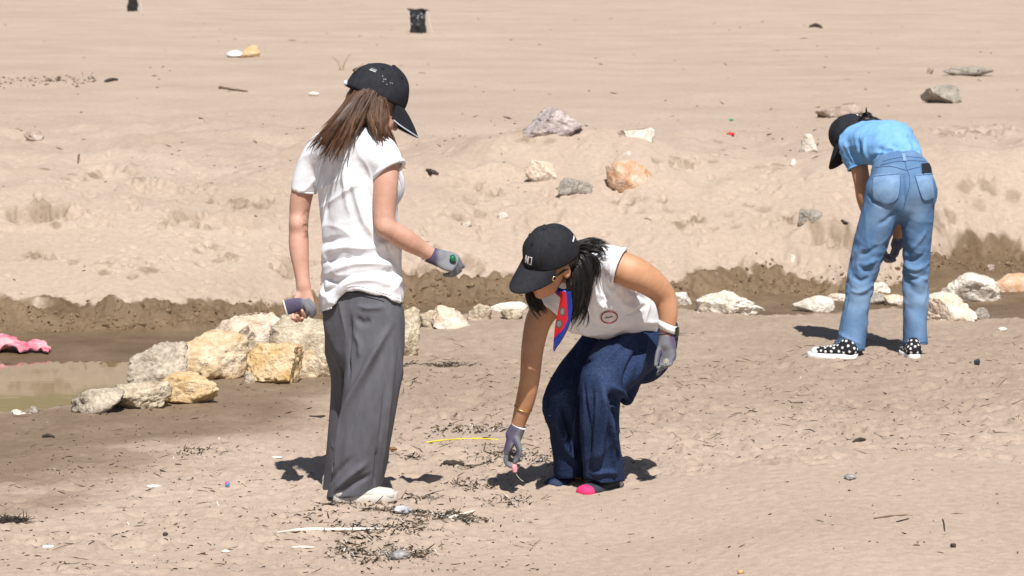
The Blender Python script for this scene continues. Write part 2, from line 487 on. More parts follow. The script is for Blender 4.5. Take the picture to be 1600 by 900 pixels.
# ------------------------------------------------------------------ added ridge, out of frame: gives the water a tan reflection instead of sky
def build_reflect_ridge():
    xs = np.linspace(-420, 420, 90); ts = np.linspace(0, 1, 16)
    X, T = np.meshgrid(xs, ts, indexing='ij')
    Y = 190 + 160 * T
    Z = 0.3 + (44 + 9 * fbm2(X * 0.008, X * 0 + 3, 3)) * np.sin(np.clip(T * 1.3, 0, 1) * np.pi / 2) + 2.5 * fbm2(X * 0.03, Y * 0.03, 3) * T
    i = np.arange(X.size).reshape(X.shape)
    F = np.stack([i[:-1, :-1], i[1:, :-1], i[1:, 1:], i[:-1, 1:]], -1).reshape(-1, 4)
    me = mesh_np('reflect_ridge', np.stack([X, Y, Z], -1).reshape(-1, 3), F)
    m = pmat('reflect_ridge_scrub', (0.30, 0.24, 0.15), (0.17, 0.155, 0.08), scale=0.06, rough=0.95)
    tag(obj('reflect_ridge', me, m), 'added unseen ridge behind the beach, put there for the pool reflection', kind='structure')
build_reflect_ridge()

# ------------------------------------------------------------------ stones
def rockmat(name, c1, c2, c3, scale=9.0, bscale=38.0, bump=0.9):
    m = pmat(name, c1, c2, scale=scale, detail=8.0, rough=0.92, bump=bump, bscale=bscale, bdist=0.02, spec=0.2, contrast=(0.36, 0.62))
    nt = m.node_tree; N = nt.nodes; L = nt.links; b = N['Principled BSDF']
    tc = N['Texture Coordinate']
    cur = b.inputs['Base Color'].links[0].from_socket
    n = N.new('ShaderNodeTexNoise'); n.inputs['Scale'].default_value = scale * 4.5; n.inputs['Detail'].default_value = 6
    L.new(tc.outputs['Object'], n.inputs['Vector'])
    r = N.new('ShaderNodeValToRGB'); r.color_ramp.elements[0].position = 0.40; r.color_ramp.elements[1].position = 0.56
    r.color_ramp.elements[0].color = (*c3, 1); r.color_ramp.elements[1].color = (1, 1, 1, 1)
    L.new(n.outputs['Fac'], r.inputs[0])
    mx = N.new('ShaderNodeMix'); mx.data_type = 'RGBA'; mx.blend_type = 'MULTIPLY'; mx.inputs[0].default_value = 0.45
    L.new(cur, mx.inputs[6]); L.new(r.outputs[0], mx.inputs[7]); L.new(mx.outputs[2], b.inputs['Base Color'])
    return m
RM = {
    'tan': rockmat('tan_limestone', (0.52, 0.38, 0.22), (0.66, 0.55, 0.41), (0.60, 0.50, 0.40)),
    'yellow': rockmat('ochre_limestone', (0.56, 0.37, 0.16), (0.66, 0.52, 0.34), (0.62, 0.52, 0.42)),
    'cream': rockmat('cream_limestone', (0.60, 0.48, 0.36), (0.72, 0.63, 0.54), (0.70, 0.62, 0.55)),
    'rough': rockmat('pitted_limestone', (0.38, 0.31, 0.22), (0.60, 0.52, 0.40), (0.42, 0.36, 0.30), 14, 30, 1.0),
    'grey': rockmat('grey_stone', (0.25, 0.225, 0.195), (0.40, 0.36, 0.31), (0.50, 0.46, 0.42), 14, 34, 1.0),
    'rubble': rockmat('weathered_rubble', (0.34, 0.29, 0.23), (0.52, 0.45, 0.36), (0.45, 0.40, 0.34), 12, 30, 1.0),
    'mauve': rockmat('mauve_speckled_stone', (0.36, 0.30, 0.30), (0.58, 0.52, 0.50), (0.62, 0.50, 0.46), 11, 40, 0.9),
    'orange': rockmat('orange_stone', (0.55, 0.31, 0.17), (0.64, 0.52, 0.42), (0.75, 0.62, 0.5), 10, 38, 0.9),
    'brown': rockmat('brown_stone', (0.34, 0.27, 0.22), (0.48, 0.40, 0.34), (0.6, 0.5, 0.45), 10, 38, 0.9),
    'white': rockmat('white_stone', (0.62, 0.55, 0.46), (0.74, 0.69, 0.62), (0.70, 0.62, 0.55)),
}
import bmesh
def ico(sub):
    bm = bmesh.new(); bmesh.ops.create_icosphere(bm, subdivisions=sub, radius=1.0)
    V = np.array([v.co[:] for v in bm.verts]); F = np.array([[v.index for v in f.verts] for f in bm.faces]); bm.free()
    return V, F
ICO = {3: ico(3), 4: ico(4), 5: ico(5)}
def rock_mesh(name, w, dpt, h, seed, sub=4, block=0.6, cuts=10, rough=1.0):
    V, F = ICO[sub]; V = V.copy()
    r = np.random.RandomState(seed)
    p = 1.0 - 0.45 * block
    V = np.sign(V) * np.abs(V) ** p
    V /= np.max(np.abs(V), axis=0)
    for k in range(cuts):
        n = r.normal(size=3); n[2] *= 0.8; n /= np.linalg.norm(n)
        o = r.uniform(0.34, 0.70) * (1 + 0.30 * block)
        dist = V @ n - o
        V -= n * np.maximum(dist, 0)[:, None]
    V -= (V.max(0) + V.min(0)) / 2; V /= (V.max(0) - V.min(0)) / 2
    nrm = V / np.linalg.norm(V, axis=1)[:, None]
    off = seed * 3.17
    d = 0.05 * fbm3(V * 1.3 + off, 2) + 0.10 * (np.abs(fbm3(V * 2.2 + off, 4, 0.55)) - 0.3) + 0.035 * np.round(2.2 * fbm3(V * 2.4 + off + 50, 2)) * 0.5 + 0.030 * fbm3(V * 8 + off, 4, 0.6)
    cr = np.clip(1 - np.abs(fbm3(V * 1.7 + off + 90, 2)) * 7, 0, 1) + 0.6 * np.clip(1 - np.abs(fbm3(V * np.array([1.2, 1.2, 3.4]) + off + 130, 2)) * 8, 0, 1)
    d = d - 0.055 * cr
    V = V + nrm * (d * rough)[:, None]
    V -= (V.max(0) + V.min(0)) / 2; V /= (V.max(0) - V.min(0)) / 2
    V *= np.array([w, dpt, h]) / 2
    return mesh_np(name, V, F, True)
def rock(name, label, x0, x1, ytop, ybase, kind, seed, deep=0.8, sink=0.12, sub=4, block=0.5, roll=0.0, yaw=0.0, cat='rock', group=None, cuts=10, rough=1.0, back=0.0, dep=None):
    g = ground((x0 + x1) / 2, ybase)
    sink = max(sink, 0.30 if group != G1 else 0.16)
    d = dep if dep else g[1] + back
    s = ppm(d)
    w = (x1 - x0) / s; h = (ybase - ytop) / s
    dp = w * deep
    h = max(h - dp * 0.04, 0.4 * h)
    zb = P((x0 + x1) / 2, ybase, d)[2]
    cxx = P((x0 + x1) / 2, 450, d + dp * 0.42)[0]
    low = min(float(hgt(cxx + q * w, d + dp * (0.42 + q2))) for q in (-.3, 0, .3) for q2 in (-.25, 0, .25)) - 0.03
    H = max(h / (1 - sink), zb + h - low)
    sink = (H - h) / H
    me = rock_mesh(name, w, dp, H, seed, sub, block, cuts, rough)
    o = obj(name, me, RM[kind])
    cx = P((x0 + x1) / 2, 450, d + dp * 0.42)[0]
    zb = P((x0 + x1) / 2, ybase, d)[2]
    o.location = (cx, d + dp * 0.42, zb + H / 2 - H * sink)
    o.rotation_euler = (0, roll, yaw)
    tag(o, label, cat, group)
    return o
G1 = 'boulders along the stream edge'
rock('boulder', 'big tan boulder with a shaded underside beside the pool', 240, 392, 513, 600, 'tan', 3, 0.8, 0.04, 5, 0.7, group=G1, back=0.15, roll=0.10)
rock('boulder', 'ochre boulder lying in front of the big tan one', 246, 344, 582, 631, 'yellow', 5, 0.7, 0.08, 5, 0.5, group=G1)
rock('boulder', 'ochre boulder under the pitted ledge, behind the grey trousers', 383, 474, 535, 600, 'yellow', 8, 0.7, 0.04, 5, 0.8, group=G1)
rock('boulder', 'cream boulder on top of the pile, beside the held grey glove', 354, 458, 485, 572, 'cream', 12, 0.7, 0.03, 5, 0.9, group=G1, dep=16.0, roll=-0.1)
rock('boulder', 'long pitted boulder touching the back of the grey trousers', 420, 572, 491, 592, 'rough', 17, 0.7, 0.03, 5, 0.9, group=G1, dep=15.9)
rock('boulder', 'small rounded stone at the foot of the pitted boulder', 456, 515, 546, 590, 'tan', 20, 0.8, 0.05, 4, 0.4, group=G1)
rock('boulder', 'pitted block standing to the right of the grey trousers', 590, 658, 479, 558, 'rough', 22, 0.9, 0.03, 5, 1.0, group=G1)
rock('boulder', 'low grey rubble slope sinking into the pool', 185, 310, 540, 630, 'rubble', 25, 0.8, 0.05, 5, 0.3, group=G1, roll=-0.45, back=0.25, rough=1.4)
rock('boulder', 'flat grey stone at the tip of the boulder row', 106, 196, 606, 647, 'rubble', 28, 0.6, 0.10, 4, 0.3, group=G1, roll=-0.15, rough=1.3)
rock('boulder', 'sand-covered stone between the flat grey stone and the ochre boulder', 158, 268, 598, 640, 'rough', 29, 0.6, 0.12, 5, 0.3, group=G1, roll=-0.12, rough=1.2)
rock('boulder', 'pale slab bridging the big tan boulder and the cream one', 318, 402, 500, 560, 'cream', 36, 0.7, 0.03, 5, 0.8, group=G1, dep=15.9)
rock('boulder', 'shadowed stone filling the gap under the cream boulder', 360, 430, 530, 592, 'rough', 37, 0.7, 0.03, 4, 0.8, group=G1, dep=15.8)
rock('boulder', 'rubble stone between the grey slope and the big tan boulder', 222, 290, 560, 622, 'rubble', 38, 0.7, 0.05, 4, 0.4, group=G1, back=0.2, roll=-0.3)
rock('pebble', 'fist-sized stone wedged between two boulders', 378, 398, 578, 599, 'rough', 31, 0.8, 0.1, 3, 0.3, cat='stone')
rock('pebble', 'small dark stone at the water edge', 40, 58, 634, 647, 'grey', 33, 0.9, 0.1, 3, 0.3, cat='stone')
rock('pebble', 'pale flat stone at the water edge', 12, 40, 640, 648, 'white', 34, 0.9, 0.2, 3, 0.3, cat='stone')
G2 = 'pale blocks half buried along the channel'
for k, (a, b, c, d, kd, sd) in enumerate(((650, 700, 484, 512, 'rough', 41), (672, 738, 477, 514, 'cream', 42), (730, 770, 474, 500, 'rough', 43), (758, 826, 470, 486, 'white', 44), (782, 818, 482, 500, 'rough', 45))):
    rock('stream_block', ['pitted stone joining the standing block', 'low cream block with a broken right end', 'crumbling stone behind the cream block', 'flat white slab along the channel edge', 'small pitted stone under the flat white slab'][k],
         a, b, c, d, kd, sd, 0.6, 0.15, 4, 0.7, group=G2)
rock('stream_block', 'pale corner stone seen past the bent elbow', 1035, 1085, 456, 478, 'white', 47, 0.6, 0.15, 4, 0.5, group=G2)
rock('stream_block', 'long white block with a blunt end beside the open channel', 1082, 1196, 453, 492, 'white', 48, 0.6, 0.12, 5, 1.0, group=G2, roll=-0.05)
rock('stream_block', 'low white stone with a dark hollow near the polka-dot shoe', 1238, 1306, 461, 488, 'white', 49, 0.6, 0.2, 4, 0.4, group=G2)
rock('stream_block', 'thin flat stone behind the left jeans leg', 1288, 1332, 458, 470, 'cream', 50, 0.6, 0.2, 4, 0.5, group=G2)
rock('stream_block', 'white pointed boulder seen between the jeans legs', 1356, 1414, 402, 450, 'white', 51, 0.8, 0.06, 5, 0.7, group=G2, back=0.9)
rock('stream_block', 'small white stone below the pointed boulder', 1352, 1392, 440, 466, 'white', 52, 0.8, 0.08, 4, 0.5, group=G2, back=0.3)
rock('stream_block', 'grey broken stone at the foot of the small white stone', 1348, 1385, 458, 476, 'grey', 58, 0.8, 0.1, 3, 0.5, group=G2)
rock('stream_block', 'cream sand-dusted stone between the trouser hems', 1380, 1420, 460, 478, 'cream', 53, 0.7, 0.2, 4, 0.3, group=G2)
rock('stream_block', 'large grey-white boulder right of the jeans', 1446, 1564, 424, 480, 'white', 54, 0.7, 0.06, 5, 0.75, group=G2, back=0.35, roll=0.08)
rock('stream_block', 'pinkish cream block in front of the large grey-white boulder', 1432, 1530, 455, 502, 'cream', 55, 0.6, 0.10, 5, 0.8, group=G2)
rock('stream_block', 'orange-tinged boulder past the large grey-white one', 1545, 1640, 426, 462, 'orange', 56, 0.6, 0.12, 4, 0.4, group=G2, back=0.3)
rock('stream_block', 'rough grey stone at the corner of the pinkish block', 1518, 1550, 480, 500, 'grey', 57, 0.7, 0.2, 3, 0.3, group=G2)
G3 = 'stones scattered on the far bank'
rock('bank_stone', 'mauve-grey speckled block on the crest of the bank', 813, 911, 167, 209, 'mauve', 61, 0.7, 0.06, 5, 0.85, group=G3, cuts=8)
rock('bank_stone', 'orange and white stone set in the slope', 941, 1026, 250, 297, 'orange', 62, 0.7, 0.10, 4, 0.4, group=G3, roll=0.2)
rock('bank_stone', 'upper end of the buried pale ledge', 818, 876, 250, 286, 'cream', 63, 0.6, 0.2, 4, 0.4, group=G3, roll=0.45)
rock('bank_stone', 'lower grey end of the buried pale ledge', 868, 926, 279, 304, 'grey', 64, 0.6, 0.15, 4, 0.5, group=G3, roll=0.2)
rock('bank_stone', 'brown-ended stone behind the bent woman\'s cap', 1270, 1345, 160, 184, 'brown', 65, 0.6, 0.15, 4, 0.5, group=G3)
rock('bank_stone', 'grey stone with a dark hollow high on the right bank', 1435, 1498, 131, 162, 'grey', 66, 0.7, 0.12, 4, 0.4, group=G3, roll=-0.1)
rock('bank_stone', 'flat grey stone lying above the hollowed one', 1470, 1548, 103, 119, 'grey', 67, 0.6, 0.3, 4, 0.4, group=G3)
rock('bank_stone', 'thin white stone right of the mauve block', 960, 1022, 199, 215, 'white', 68, 0.5, 0.2, 4, 0.3, group=G3)
rock('bank_stone', 'white flaky stone above the folded blue sleeve', 1247, 1280, 210, 238, 'white', 69, 0.6, 0.15, 3, 0.5, group=G3, roll=0.4)
rock('bank_stone', 'white chip below the flaky stone', 1230, 1243, 248, 259, 'white', 70, 0.8, 0.15, 3, 0.4, group=G3)
rock('bank_stone', 'grey split stone in the slope left of the jeans', 1245, 1282, 326, 346, 'grey', 71, 0.6, 0.15, 3, 0.4, group=G3, roll=0.25)
rock('bank_stone', 'small white stone low on the slope', 1228, 1248, 396, 411, 'white', 72, 0.6, 0.15, 3, 0.4, group=G3, roll=0.5)
rock('bank_stone', 'white shell-like stone below the dark wood chip', 776, 794, 331, 343, 'white', 73, 0.7, 0.15, 3, 0.4, group=G3)
rock('bank_stone', 'pale stone with a dark edge beside the white T-shirt', 720, 738, 346, 356, 'white', 74, 0.7, 0.15, 3, 0.4, group=G3)
rock('bank_stone', 'tan stone far up the beach next to a white bag', 381, 410, 70, 90, 'yellow', 75, 0.8, 0.1, 4, 0.4, group=G3)
rock('bank_stone', 'brown lump high on the right beach', 1444, 1454, 105, 116, 'brown', 76, 0.8, 0.1, 3, 0.4, group=G3)
rock('bank_stone', 'sandy clod on the left bank', 40, 72, 203, 220, 'brown', 77, 0.8, 0.25, 4, 0.2, group=G3, rough=1.6)
rock('bank_stone', 'tiny white stone above the mauve block', 968, 994, 236, 244, 'white', 78, 0.8, 0.3, 3, 0.4, group=G3)
rock('bank_stone', 'brown pebble at the wet edge on the right', 1540, 1554, 413, 424, 'brown', 79, 0.8, 0.15, 3, 0.3, group=G3)

# ------------------------------------------------------------------ litter: twigs, weed, shells, wood chips
litmat = pmat('litter', (0.75, 0.75, 0.75), (1, 1, 1), scale=60, rough=0.85, usecol=True, bump=0.5, bscale=150)
def litter_mesh(name, X, Y, Lg, Rd, Cl, seed, lift=0.0, flat=1.0, pitch=0.25):
    r = np.random.RandomState(seed); n = len(X)
    a = r.uniform(0, 2 * np.pi, n)
    Lg = Lg * np.clip(r.gamma(2.0, 0.5, n), 0.3, 2.2)
    dirv = np.stack([np.cos(a), np.sin(a), r.normal(size=n) * pitch], -1)
    side = np.stack([-np.sin(a), np.cos(a), np.zeros(n)], -1)
    c = np.stack([X, Y, hgt(X, Y) + Rd * 0.5 + lift], -1)
    bend = side * (r.normal(size=n) * Lg * 0.06)[:, None] + np.array([0, 0, 1.0]) * (np.abs(r.normal(size=n)) * Lg * 0.03)[:, None]
    rings = []
    for t, sc in ((-0.5, 0.5), (0.0, 1.0), (0.5, 0.35)):
        cc = c + dirv * (Lg * t)[:, None] + (bend if t == 0 else 0)
        for k in range(3):
            th = 2 * np.pi * k / 3 + 0.5
            rings.append(cc + side * (Rd * sc * np.cos(th) * flat)[:, None] + np.array([0, 0, 1.0]) * (Rd * sc * np.sin(th))[:, None])
    V = np.stack(rings, 1).reshape(-1, 3)
    f = np.array([[0, 1, 4, 3], [1, 2, 5, 4], [2, 0, 3, 5], [3, 4, 7, 6], [4, 5, 8, 7], [5, 3, 6, 8]])
    F = (f[None] + (np.arange(n) * 9)[:, None, None]).reshape(-1, 4)
    return mesh_np(name, V, F, False, col=np.repeat(Cl, 9, 0))
PAL = np.array([(0.035, 0.028, 0.022), (0.06, 0.045, 0.03), (0.10, 0.07, 0.045), (0.16, 0.11, 0.07), (0.045, 0.045, 0.05), (0.26, 0.19, 0.12), (0.62, 0.58, 0.52), (0.40, 0.36, 0.30)])
def pal(r, n, w):
    return PAL[r.choice(len(PAL), n, p=np.array(w) / np.sum(w))] * r.uniform(0.7, 1.25, (n, 1))
def scatter_px(r, n, x0, x1, y0, y1):
    px = r.uniform(x0, x1, n); py = r.uniform(y0, y1, n)
    d = 2.08 * FPX / (py + 89)
    return (px - 800) / FPX * d, d
def build_litter():
    r = np.random.RandomState(5)
    XS, YS, LS, RS, CS = [], [], [], [], []
    def add(X, Y, l0, l1, r0, r1, w):
        n = len(X)
        XS.append(X); YS.append(Y); LS.append(r.uniform(l0, l1, n) ** 1.0); RS.append(r.uniform(r0, r1, n)); CS.append(pal(r, n, w))
    W0 = (2, 3, 4, 4, 1, 4, 1.4, 2)
    # general scatter on the near ground; denser in the trodden part
    X, Y = scatter_px(r, 1500, -60, 1660, 560, 905)
    keep = fbm2(X * 1.7, Y * 1.7, 3) > -0.05
    smooth_right = (X > 0.1) & (Y < 12.45 + 0.28 * (X - 0.3))
    keep &= ~(smooth_right & (r.rand(len(X)) < 0.90))
    add(X[keep], Y[keep], 0.010, 0.060, 0.0007, 0.0024, W0)
    X, Y = scatter_px(r, 1300, 600, 1660, 520, 720)
    keep = np.abs(fbm2(X * 1.1 + 9, Y * 2.2, 3)) < 0.22
    add(X[keep], Y[keep], 0.015, 0.085, 0.0008, 0.0024, (3, 4, 4, 3, 1, 2, 0.3, 0.3))
    # fine flecks
    X, Y = scatter_px(r, 2400, -60, 1660, 560, 905)
    smooth_right = (X > 0.1) & (Y < 12.45 + 0.28 * (X - 0.3))
    k2 = ~(smooth_right & (r.rand(len(X)) < 0.8))
    add(X[k2], Y[k2], 0.006, 0.018, 0.0015, 0.004, (3, 3, 2, 2, 1, 2, 2, 1))
    # slope and plain
    n = 750
    Y = r.uniform(21.2, 30, n); X = r.uniform(-0.19, 0.19, n) * Y
    kk = fbm2(X * 0.9, Y * 0.9, 2) > -0.15
    add(X[kk], Y[kk], 0.010, 0.038, 0.002, 0.006, (0.5, 1, 3, 5, .5, 6, 1.0, 1.5))
    n = 230
    Y = 26 + 50 * r.rand(n) ** 1.6; X = r.uniform(-0.19, 0.19, n) * Y
    add(X, Y, 0.02, 0.08, 0.004, 0.010, (0.5, 1, 3, 5, .5, 6, 1, 1.5))
    # dark gravel strip far left
    px = r.uniform(-20, 150, 110); py = 128 + r.normal(size=110) * 4 - px * 0.02
    pts = np.array([ground(a, b) for a, b in zip(px, py)])
    add(pts[:, 0], pts[:, 1], 0.02, 0.06, 0.005, 0.013, (2, 3, 3, 3, 4, 2, 0, 2))
    X = np.concatenate(XS); Y = np.concatenate(YS)
    me = litter_mesh('beach_litter', X, Y, np.concatenate(LS), np.concatenate(RS), np.concatenate(CS), 3)
    tag(obj('beach_litter', me, litmat), 'scattered twigs and plant scraps strewn over the sand', kind='stuff')
    # wrack: tangled weed, reed stems and shells in heaps
    XS.clear(); YS.clear(); LS.clear(); RS.clear(); CS.clear()
    heaps = [(520, 803, 30, 5, 70), (590, 808, 45, 6, 150), (660, 815, 50, 7, 190), (720, 818, 30, 7, 120), (560, 838, 40, 6, 140), (620, 835, 40, 8, 140), (545, 872, 30, 8, 150), (640, 873, 45, 8, 170),
             (700, 815, 30, 6, 80), (735, 765, 40, 8, 90), (790, 715, 45, 10, 170), (735, 735, 40, 8, 100), (830, 722, 50, 9, 140), (760, 675, 60, 7, 160), (700, 672, 40, 6, 60), (655, 790, 40, 6, 80),
             (800, 790, 50, 8, 90), (640, 715, 20, 5, 40), (560, 850, 60, 14, 120), (470, 820, 60, 20, 60), (640, 605, 25, 6, 30), (700, 570, 20, 5, 50), (300, 712, 40, 6, 60), (590, 880, 60, 10, 110)]
    for (cx, cy, sx, sy, n) in heaps:
        px = cx + r.normal(size=n) * sx * 0.55; py = cy + r.normal(size=n) * sy * 0.55
        d = 2.08 * FPX / (py + 89)
        add((px - 800) / FPX * d, d, 0.006, 0.030, 0.0010, 0.0042, (4, 3, 3, 2.5, 2, 4, 4, 4))
    X = np.concatenate(XS); Y = np.concatenate(YS)
    me = litter_mesh('sea_wrack', X, Y, np.concatenate(LS), np.concatenate(RS), np.concatenate(CS), 4, lift=0.003, pitch=0.45)
    tag(obj('sea_wrack', me, litmat), 'heaps of dark weed and shell bits round the feet', kind='stuff')
    # eroded clods along the wet scarp
    n = 2200
    X = r.uniform(-4.6, 4.8, n); Y = edge_foot(X) + 0.04 + np.abs(r.normal(size=n)) * 0.16
    Vi, Fi = ICO[3]
    bm = bmesh.new(); bmesh.ops.create_icosphere(bm, subdivisions=1, radius=1.0)
    V1 = np.array([v.co[:] for v in bm.verts]); F1 = np.array([[v.index for v in f.verts] for f in bm.faces]); bm.free()
    R = 0.005 + 0.016 * r.rand(n) ** 3
    c = np.stack([X, Y, hgt(X, Y) + R * 0.0], -1)
    V = c[:, None, :] + V1[None] * (R[:, None] * r.uniform(0.7, 1.3, (n, 3)))[:, None, :] * r.uniform(0.4, 1.35, (n, len(V1), 1))
    F = (F1[None] + (np.arange(n) * len(V1))[:, None, None]).reshape(-1, 3)
    me = mesh_np('sand_clods', V.reshape(-1, 3), F, False)
    tag(obj('sand_clods', me, pmat('wet_sand_clod', (0.135, 0.088, 0.048), (0.235, 0.165, 0.100), scale=5, rough=0.8, bump=0.8, bscale=60, bdist=0.01)), 'crumbling clods of wet sand along the scarp', kind='stuff')
build_litter()

# ------------------------------------------------------------------ implicit-surface modeller for bodies and clothes
def unit(v):
    v = np.asarray(v, float); return v / np.linalg.norm(v)
def crom(pts, sub):
    """Catmull-Rom resample of an (n, m) array"""
    p = np.asarray(pts, float); n = len(p)
    if n < 3 or sub <= 1:
        if n == 2 and sub > 1: return p[0] + (p[1] - p[0]) * np.linspace(0, 1, sub + 1)[:, None]
        return p
    out = []
    for i in range(n - 1):
        a = p[max(i - 1, 0)]; b = p[i]; c = p[i + 1]; d = p[min(i + 2, n - 1)]
        for k in range(sub):
            t = k / sub
            out.append(0.5 * (2 * b + (c - a) * t + (2 * a - 5 * b + 4 * c - d) * t * t + (3 * b - a - 3 * c + d) * t ** 3))
    out.append(p[-1])
    return np.array(out)
class Field:
    def __init__(self, lo, hi, vox):
        self.lo = np.asarray(lo, float); self.v = vox
        self.n = np.ceil((np.asarray(hi, float) - self.lo) / vox).astype(int) + 1
        self.F = np.full(self.n, 0.5, np.float32)
        self.ax = [self.lo[i] + vox * np.arange(self.n[i]) for i in range(3)]
    def box(self, lo, hi):
        a = np.clip(np.floor((lo - self.lo) / self.v).astype(int), 0, self.n)
        b = np.clip(np.ceil((hi - self.lo) / self.v).astype(int) + 1, 0, self.n)
        return tuple(slice(int(a[i]), int(b[i])) for i in range(3))
    def pts(self, sl):
        return [self.ax[0][sl[0]][:, None, None], self.ax[1][sl[1]][None, :, None], self.ax[2][sl[2]][None, None, :]]
    def combine(self, sl, t, k, mode):
        A = self.F[sl]
        if mode == 'add':
            if k > 0:
                h = np.maximum(k - np.abs(A - t), 0) / k
                self.F[sl] = np.minimum(A, t) - h * h * k * 0.25
            else: self.F[sl] = np.minimum(A, t)
        else:
            t = -t
            if k > 0:
                h = np.maximum(k - np.abs(A - t), 0) / k
                self.F[sl] = np.maximum(A, t) + h * h * k * 0.25
            else: self.F[sl] = np.maximum(A, t)
    def chain(self, pts, rad, u=(1, 0, 0), k=0.02, sub=4, cut0=False, cut1=False, mode='add', cutfun=None):
        p = np.asarray(pts, float)
        r = np.array([(q, q) if np.isscalar(q) else q for q in rad], float)
        uu = np.asarray(u, float)
        if uu.ndim == 1: uu = np.repeat(uu[None], len(p), 0)
        al = crom(np.hstack([p, r, uu]), sub)
        p = al[:, :3]; r = np.maximum(al[:, 3:5], 0.002); uu = al[:, 5:]
        m = r.max() + k + 3 * self.v
        sl = self.box(p.min(0) - m, p.max(0) + m)
        if any(s.stop <= s.start for s in sl): return
        T = np.full([s.stop - s.start for s in sl], 0.5, np.float32)
        base = np.array([s.start for s in sl])
        for i in range(len(p) - 1):
            A, B = p[i], p[i + 1]
            mm = max(r[i].max(), r[i + 1].max()) + k + 3 * self.v
            s2 = self.box(np.minimum(A, B) - mm, np.maximum(A, B) + mm)
            if any(s.stop <= s.start for s in s2): continue
            X, Y, Z = self.pts(s2)
            w = B - A; Ln = np.linalg.norm(w)
            if Ln < 1e-6: continue
            w = w / Ln
            ux = uu[i] - w * (uu[i] @ w); ux = unit(ux); vx = np.cross(w, ux)
            dx, dy, dz = X - A[0], Y - A[1], Z - A[2]
            s = dx * w[0] + dy * w[1] + dz * w[2]
            t = np.clip(s / Ln, 0, 1)
            a = r[i, 0] + (r[i + 1, 0] - r[i, 0]) * t; b = r[i, 1] + (r[i + 1, 1] - r[i, 1]) * t
            qz = s - t * Ln
            qx = dx * ux[0] + dy * ux[1] + dz * ux[2]; qy = dx * vx[0] + dy * vx[1] + dz * vx[2]
            c = np.minimum(a, b)
            k0 = np.sqrt((qx / a) ** 2 + (qy / b) ** 2 + (qz / c) ** 2)
            k1 = np.sqrt((qx / a ** 2) ** 2 + (qy / b ** 2) ** 2 + (qz / c ** 2) ** 2)
            d = np.where(k0 < 0.05, -c, k0 * (k0 - 1) / np.maximum(k1, 1e-6))
            if cut0 and i == 0: d = np.maximum(d, -s)
            if cut1 and i == len(p) - 2: d = np.maximum(d, s - Ln)
            st = tuple(slice(s2[j].start - base[j], s2[j].stop - base[j]) for j in range(3))
            T[st] = np.minimum(T[st], d)
        if cut1:   # earlier rounded joints must not poke past the end plane
            w = unit(p[-1] - p[-2]); X, Y, Z = self.pts(sl)
            near = (X - p[-1][0]) ** 2 + (Y - p[-1][1]) ** 2 + (Z - p[-1][2]) ** 2 < (2.2 * r[-1].max()) ** 2
            T = np.where(near, np.maximum(T, (X - p[-1][0]) * w[0] + (Y - p[-1][1]) * w[1] + (Z - p[-1][2]) * w[2]), T)
        if cutfun is not None:
            X, Y, Z = self.pts(sl)
            T = np.maximum(T, cutfun(X, Y, Z))
        self.combine(sl, T.astype(np.float32), k, mode)
    def ell(self, c, R, rad, k=0.01, mode='add'):
        """ellipsoid: rows of R are its axes"""
        c = np.asarray(c, float); m = max(rad) + k + 3 * self.v
        sl = self.box(c - m, c + m)
        if any(s.stop <= s.start for s in sl): return
        X, Y, Z = self.pts(sl); dx, dy, dz = X - c[0], Y - c[1], Z - c[2]
        k0 = 0; k1 = 0
        for i in range(3):
            q = dx * R[i][0] + dy * R[i][1] + dz * R[i][2]
            k0 = k0 + (q / rad[i]) ** 2; k1 = k1 + (q / rad[i] ** 2) ** 2
        k0 = np.sqrt(k0); k1 = np.sqrt(k1)
        d = np.where(k0 < 0.05, -min(rad), k0 * (k0 - 1) / np.maximum(k1, 1e-6))
        self.combine(sl, d.astype(np.float32), k, mode)
    def mesh(self, smooth=1):
        F = self.F; v = self.v
        S = F < 0
        n = self.n
        c = np.zeros(n - 1, np.int8)
        for dx in (0, 1):
            for dy in (0, 1):
                for dz in (0, 1):
                    c += S[dx:n[0] - 1 + dx, dy:n[1] - 1 + dy, dz:n[2] - 1 + dz]
        act = (c > 0) & (c < 8)
        I = np.argwhere(act)
        idx = np.full(n - 1, -1, np.int32); idx[act] = np.arange(len(I))
        co = np.array([[a, b, d] for a in (0, 1) for b in (0, 1) for d in (0, 1)])
        val = np.stack([F[I[:, 0] + o[0], I[:, 1] + o[1], I[:, 2] + o[2]] for o in co], 1).astype(float)
        acc = np.zeros((len(I), 3)); cnt = np.zeros(len(I))
        for i in range(8):
            for j in range(i + 1, 8):
                if np.abs(co[i] - co[j]).sum() != 1: continue
                a, b = val[:, i], val[:, j]
                m = (a < 0) != (b < 0)
                t = np.where(m, a / np.where(m, a - b, 1), 0)
                acc += np.where(m[:, None], co[i] + (co[j] - co[i]) * t[:, None], 0); cnt += m
        V = self.lo + v * (I + acc / np.maximum(cnt, 1)[:, None])
        Q = []
        for ax in range(3):
            o1, o2 = (ax + 1) % 3, (ax + 2) % 3
            sa = [slice(None)] * 3; sb = [slice(None)] * 3
            sa[ax] = slice(0, n[ax] - 1); sb[ax] = slice(1, n[ax])
            ch = S[tuple(sa)] != S[tuple(sb)]
            e = np.argwhere(ch)
            e = e[(e[:, o1] > 0) & (e[:, o2] > 0) & (e[:, o1] < n[o1] - 1) & (e[:, o2] < n[o2] - 1)]
            ins = S[e[:, 0], e[:, 1], e[:, 2]]
            def cell(d1, d2):
                q = e.copy(); q[:, o1] -= d1; q[:, o2] -= d2
                return idx[q[:, 0], q[:, 1], q[:, 2]]
            q = np.stack([cell(1, 1), cell(0, 1), cell(0, 0), cell(1, 0)], 1)
            q[~ins] = q[~ins][:, ::-1]
            Q.append(q)
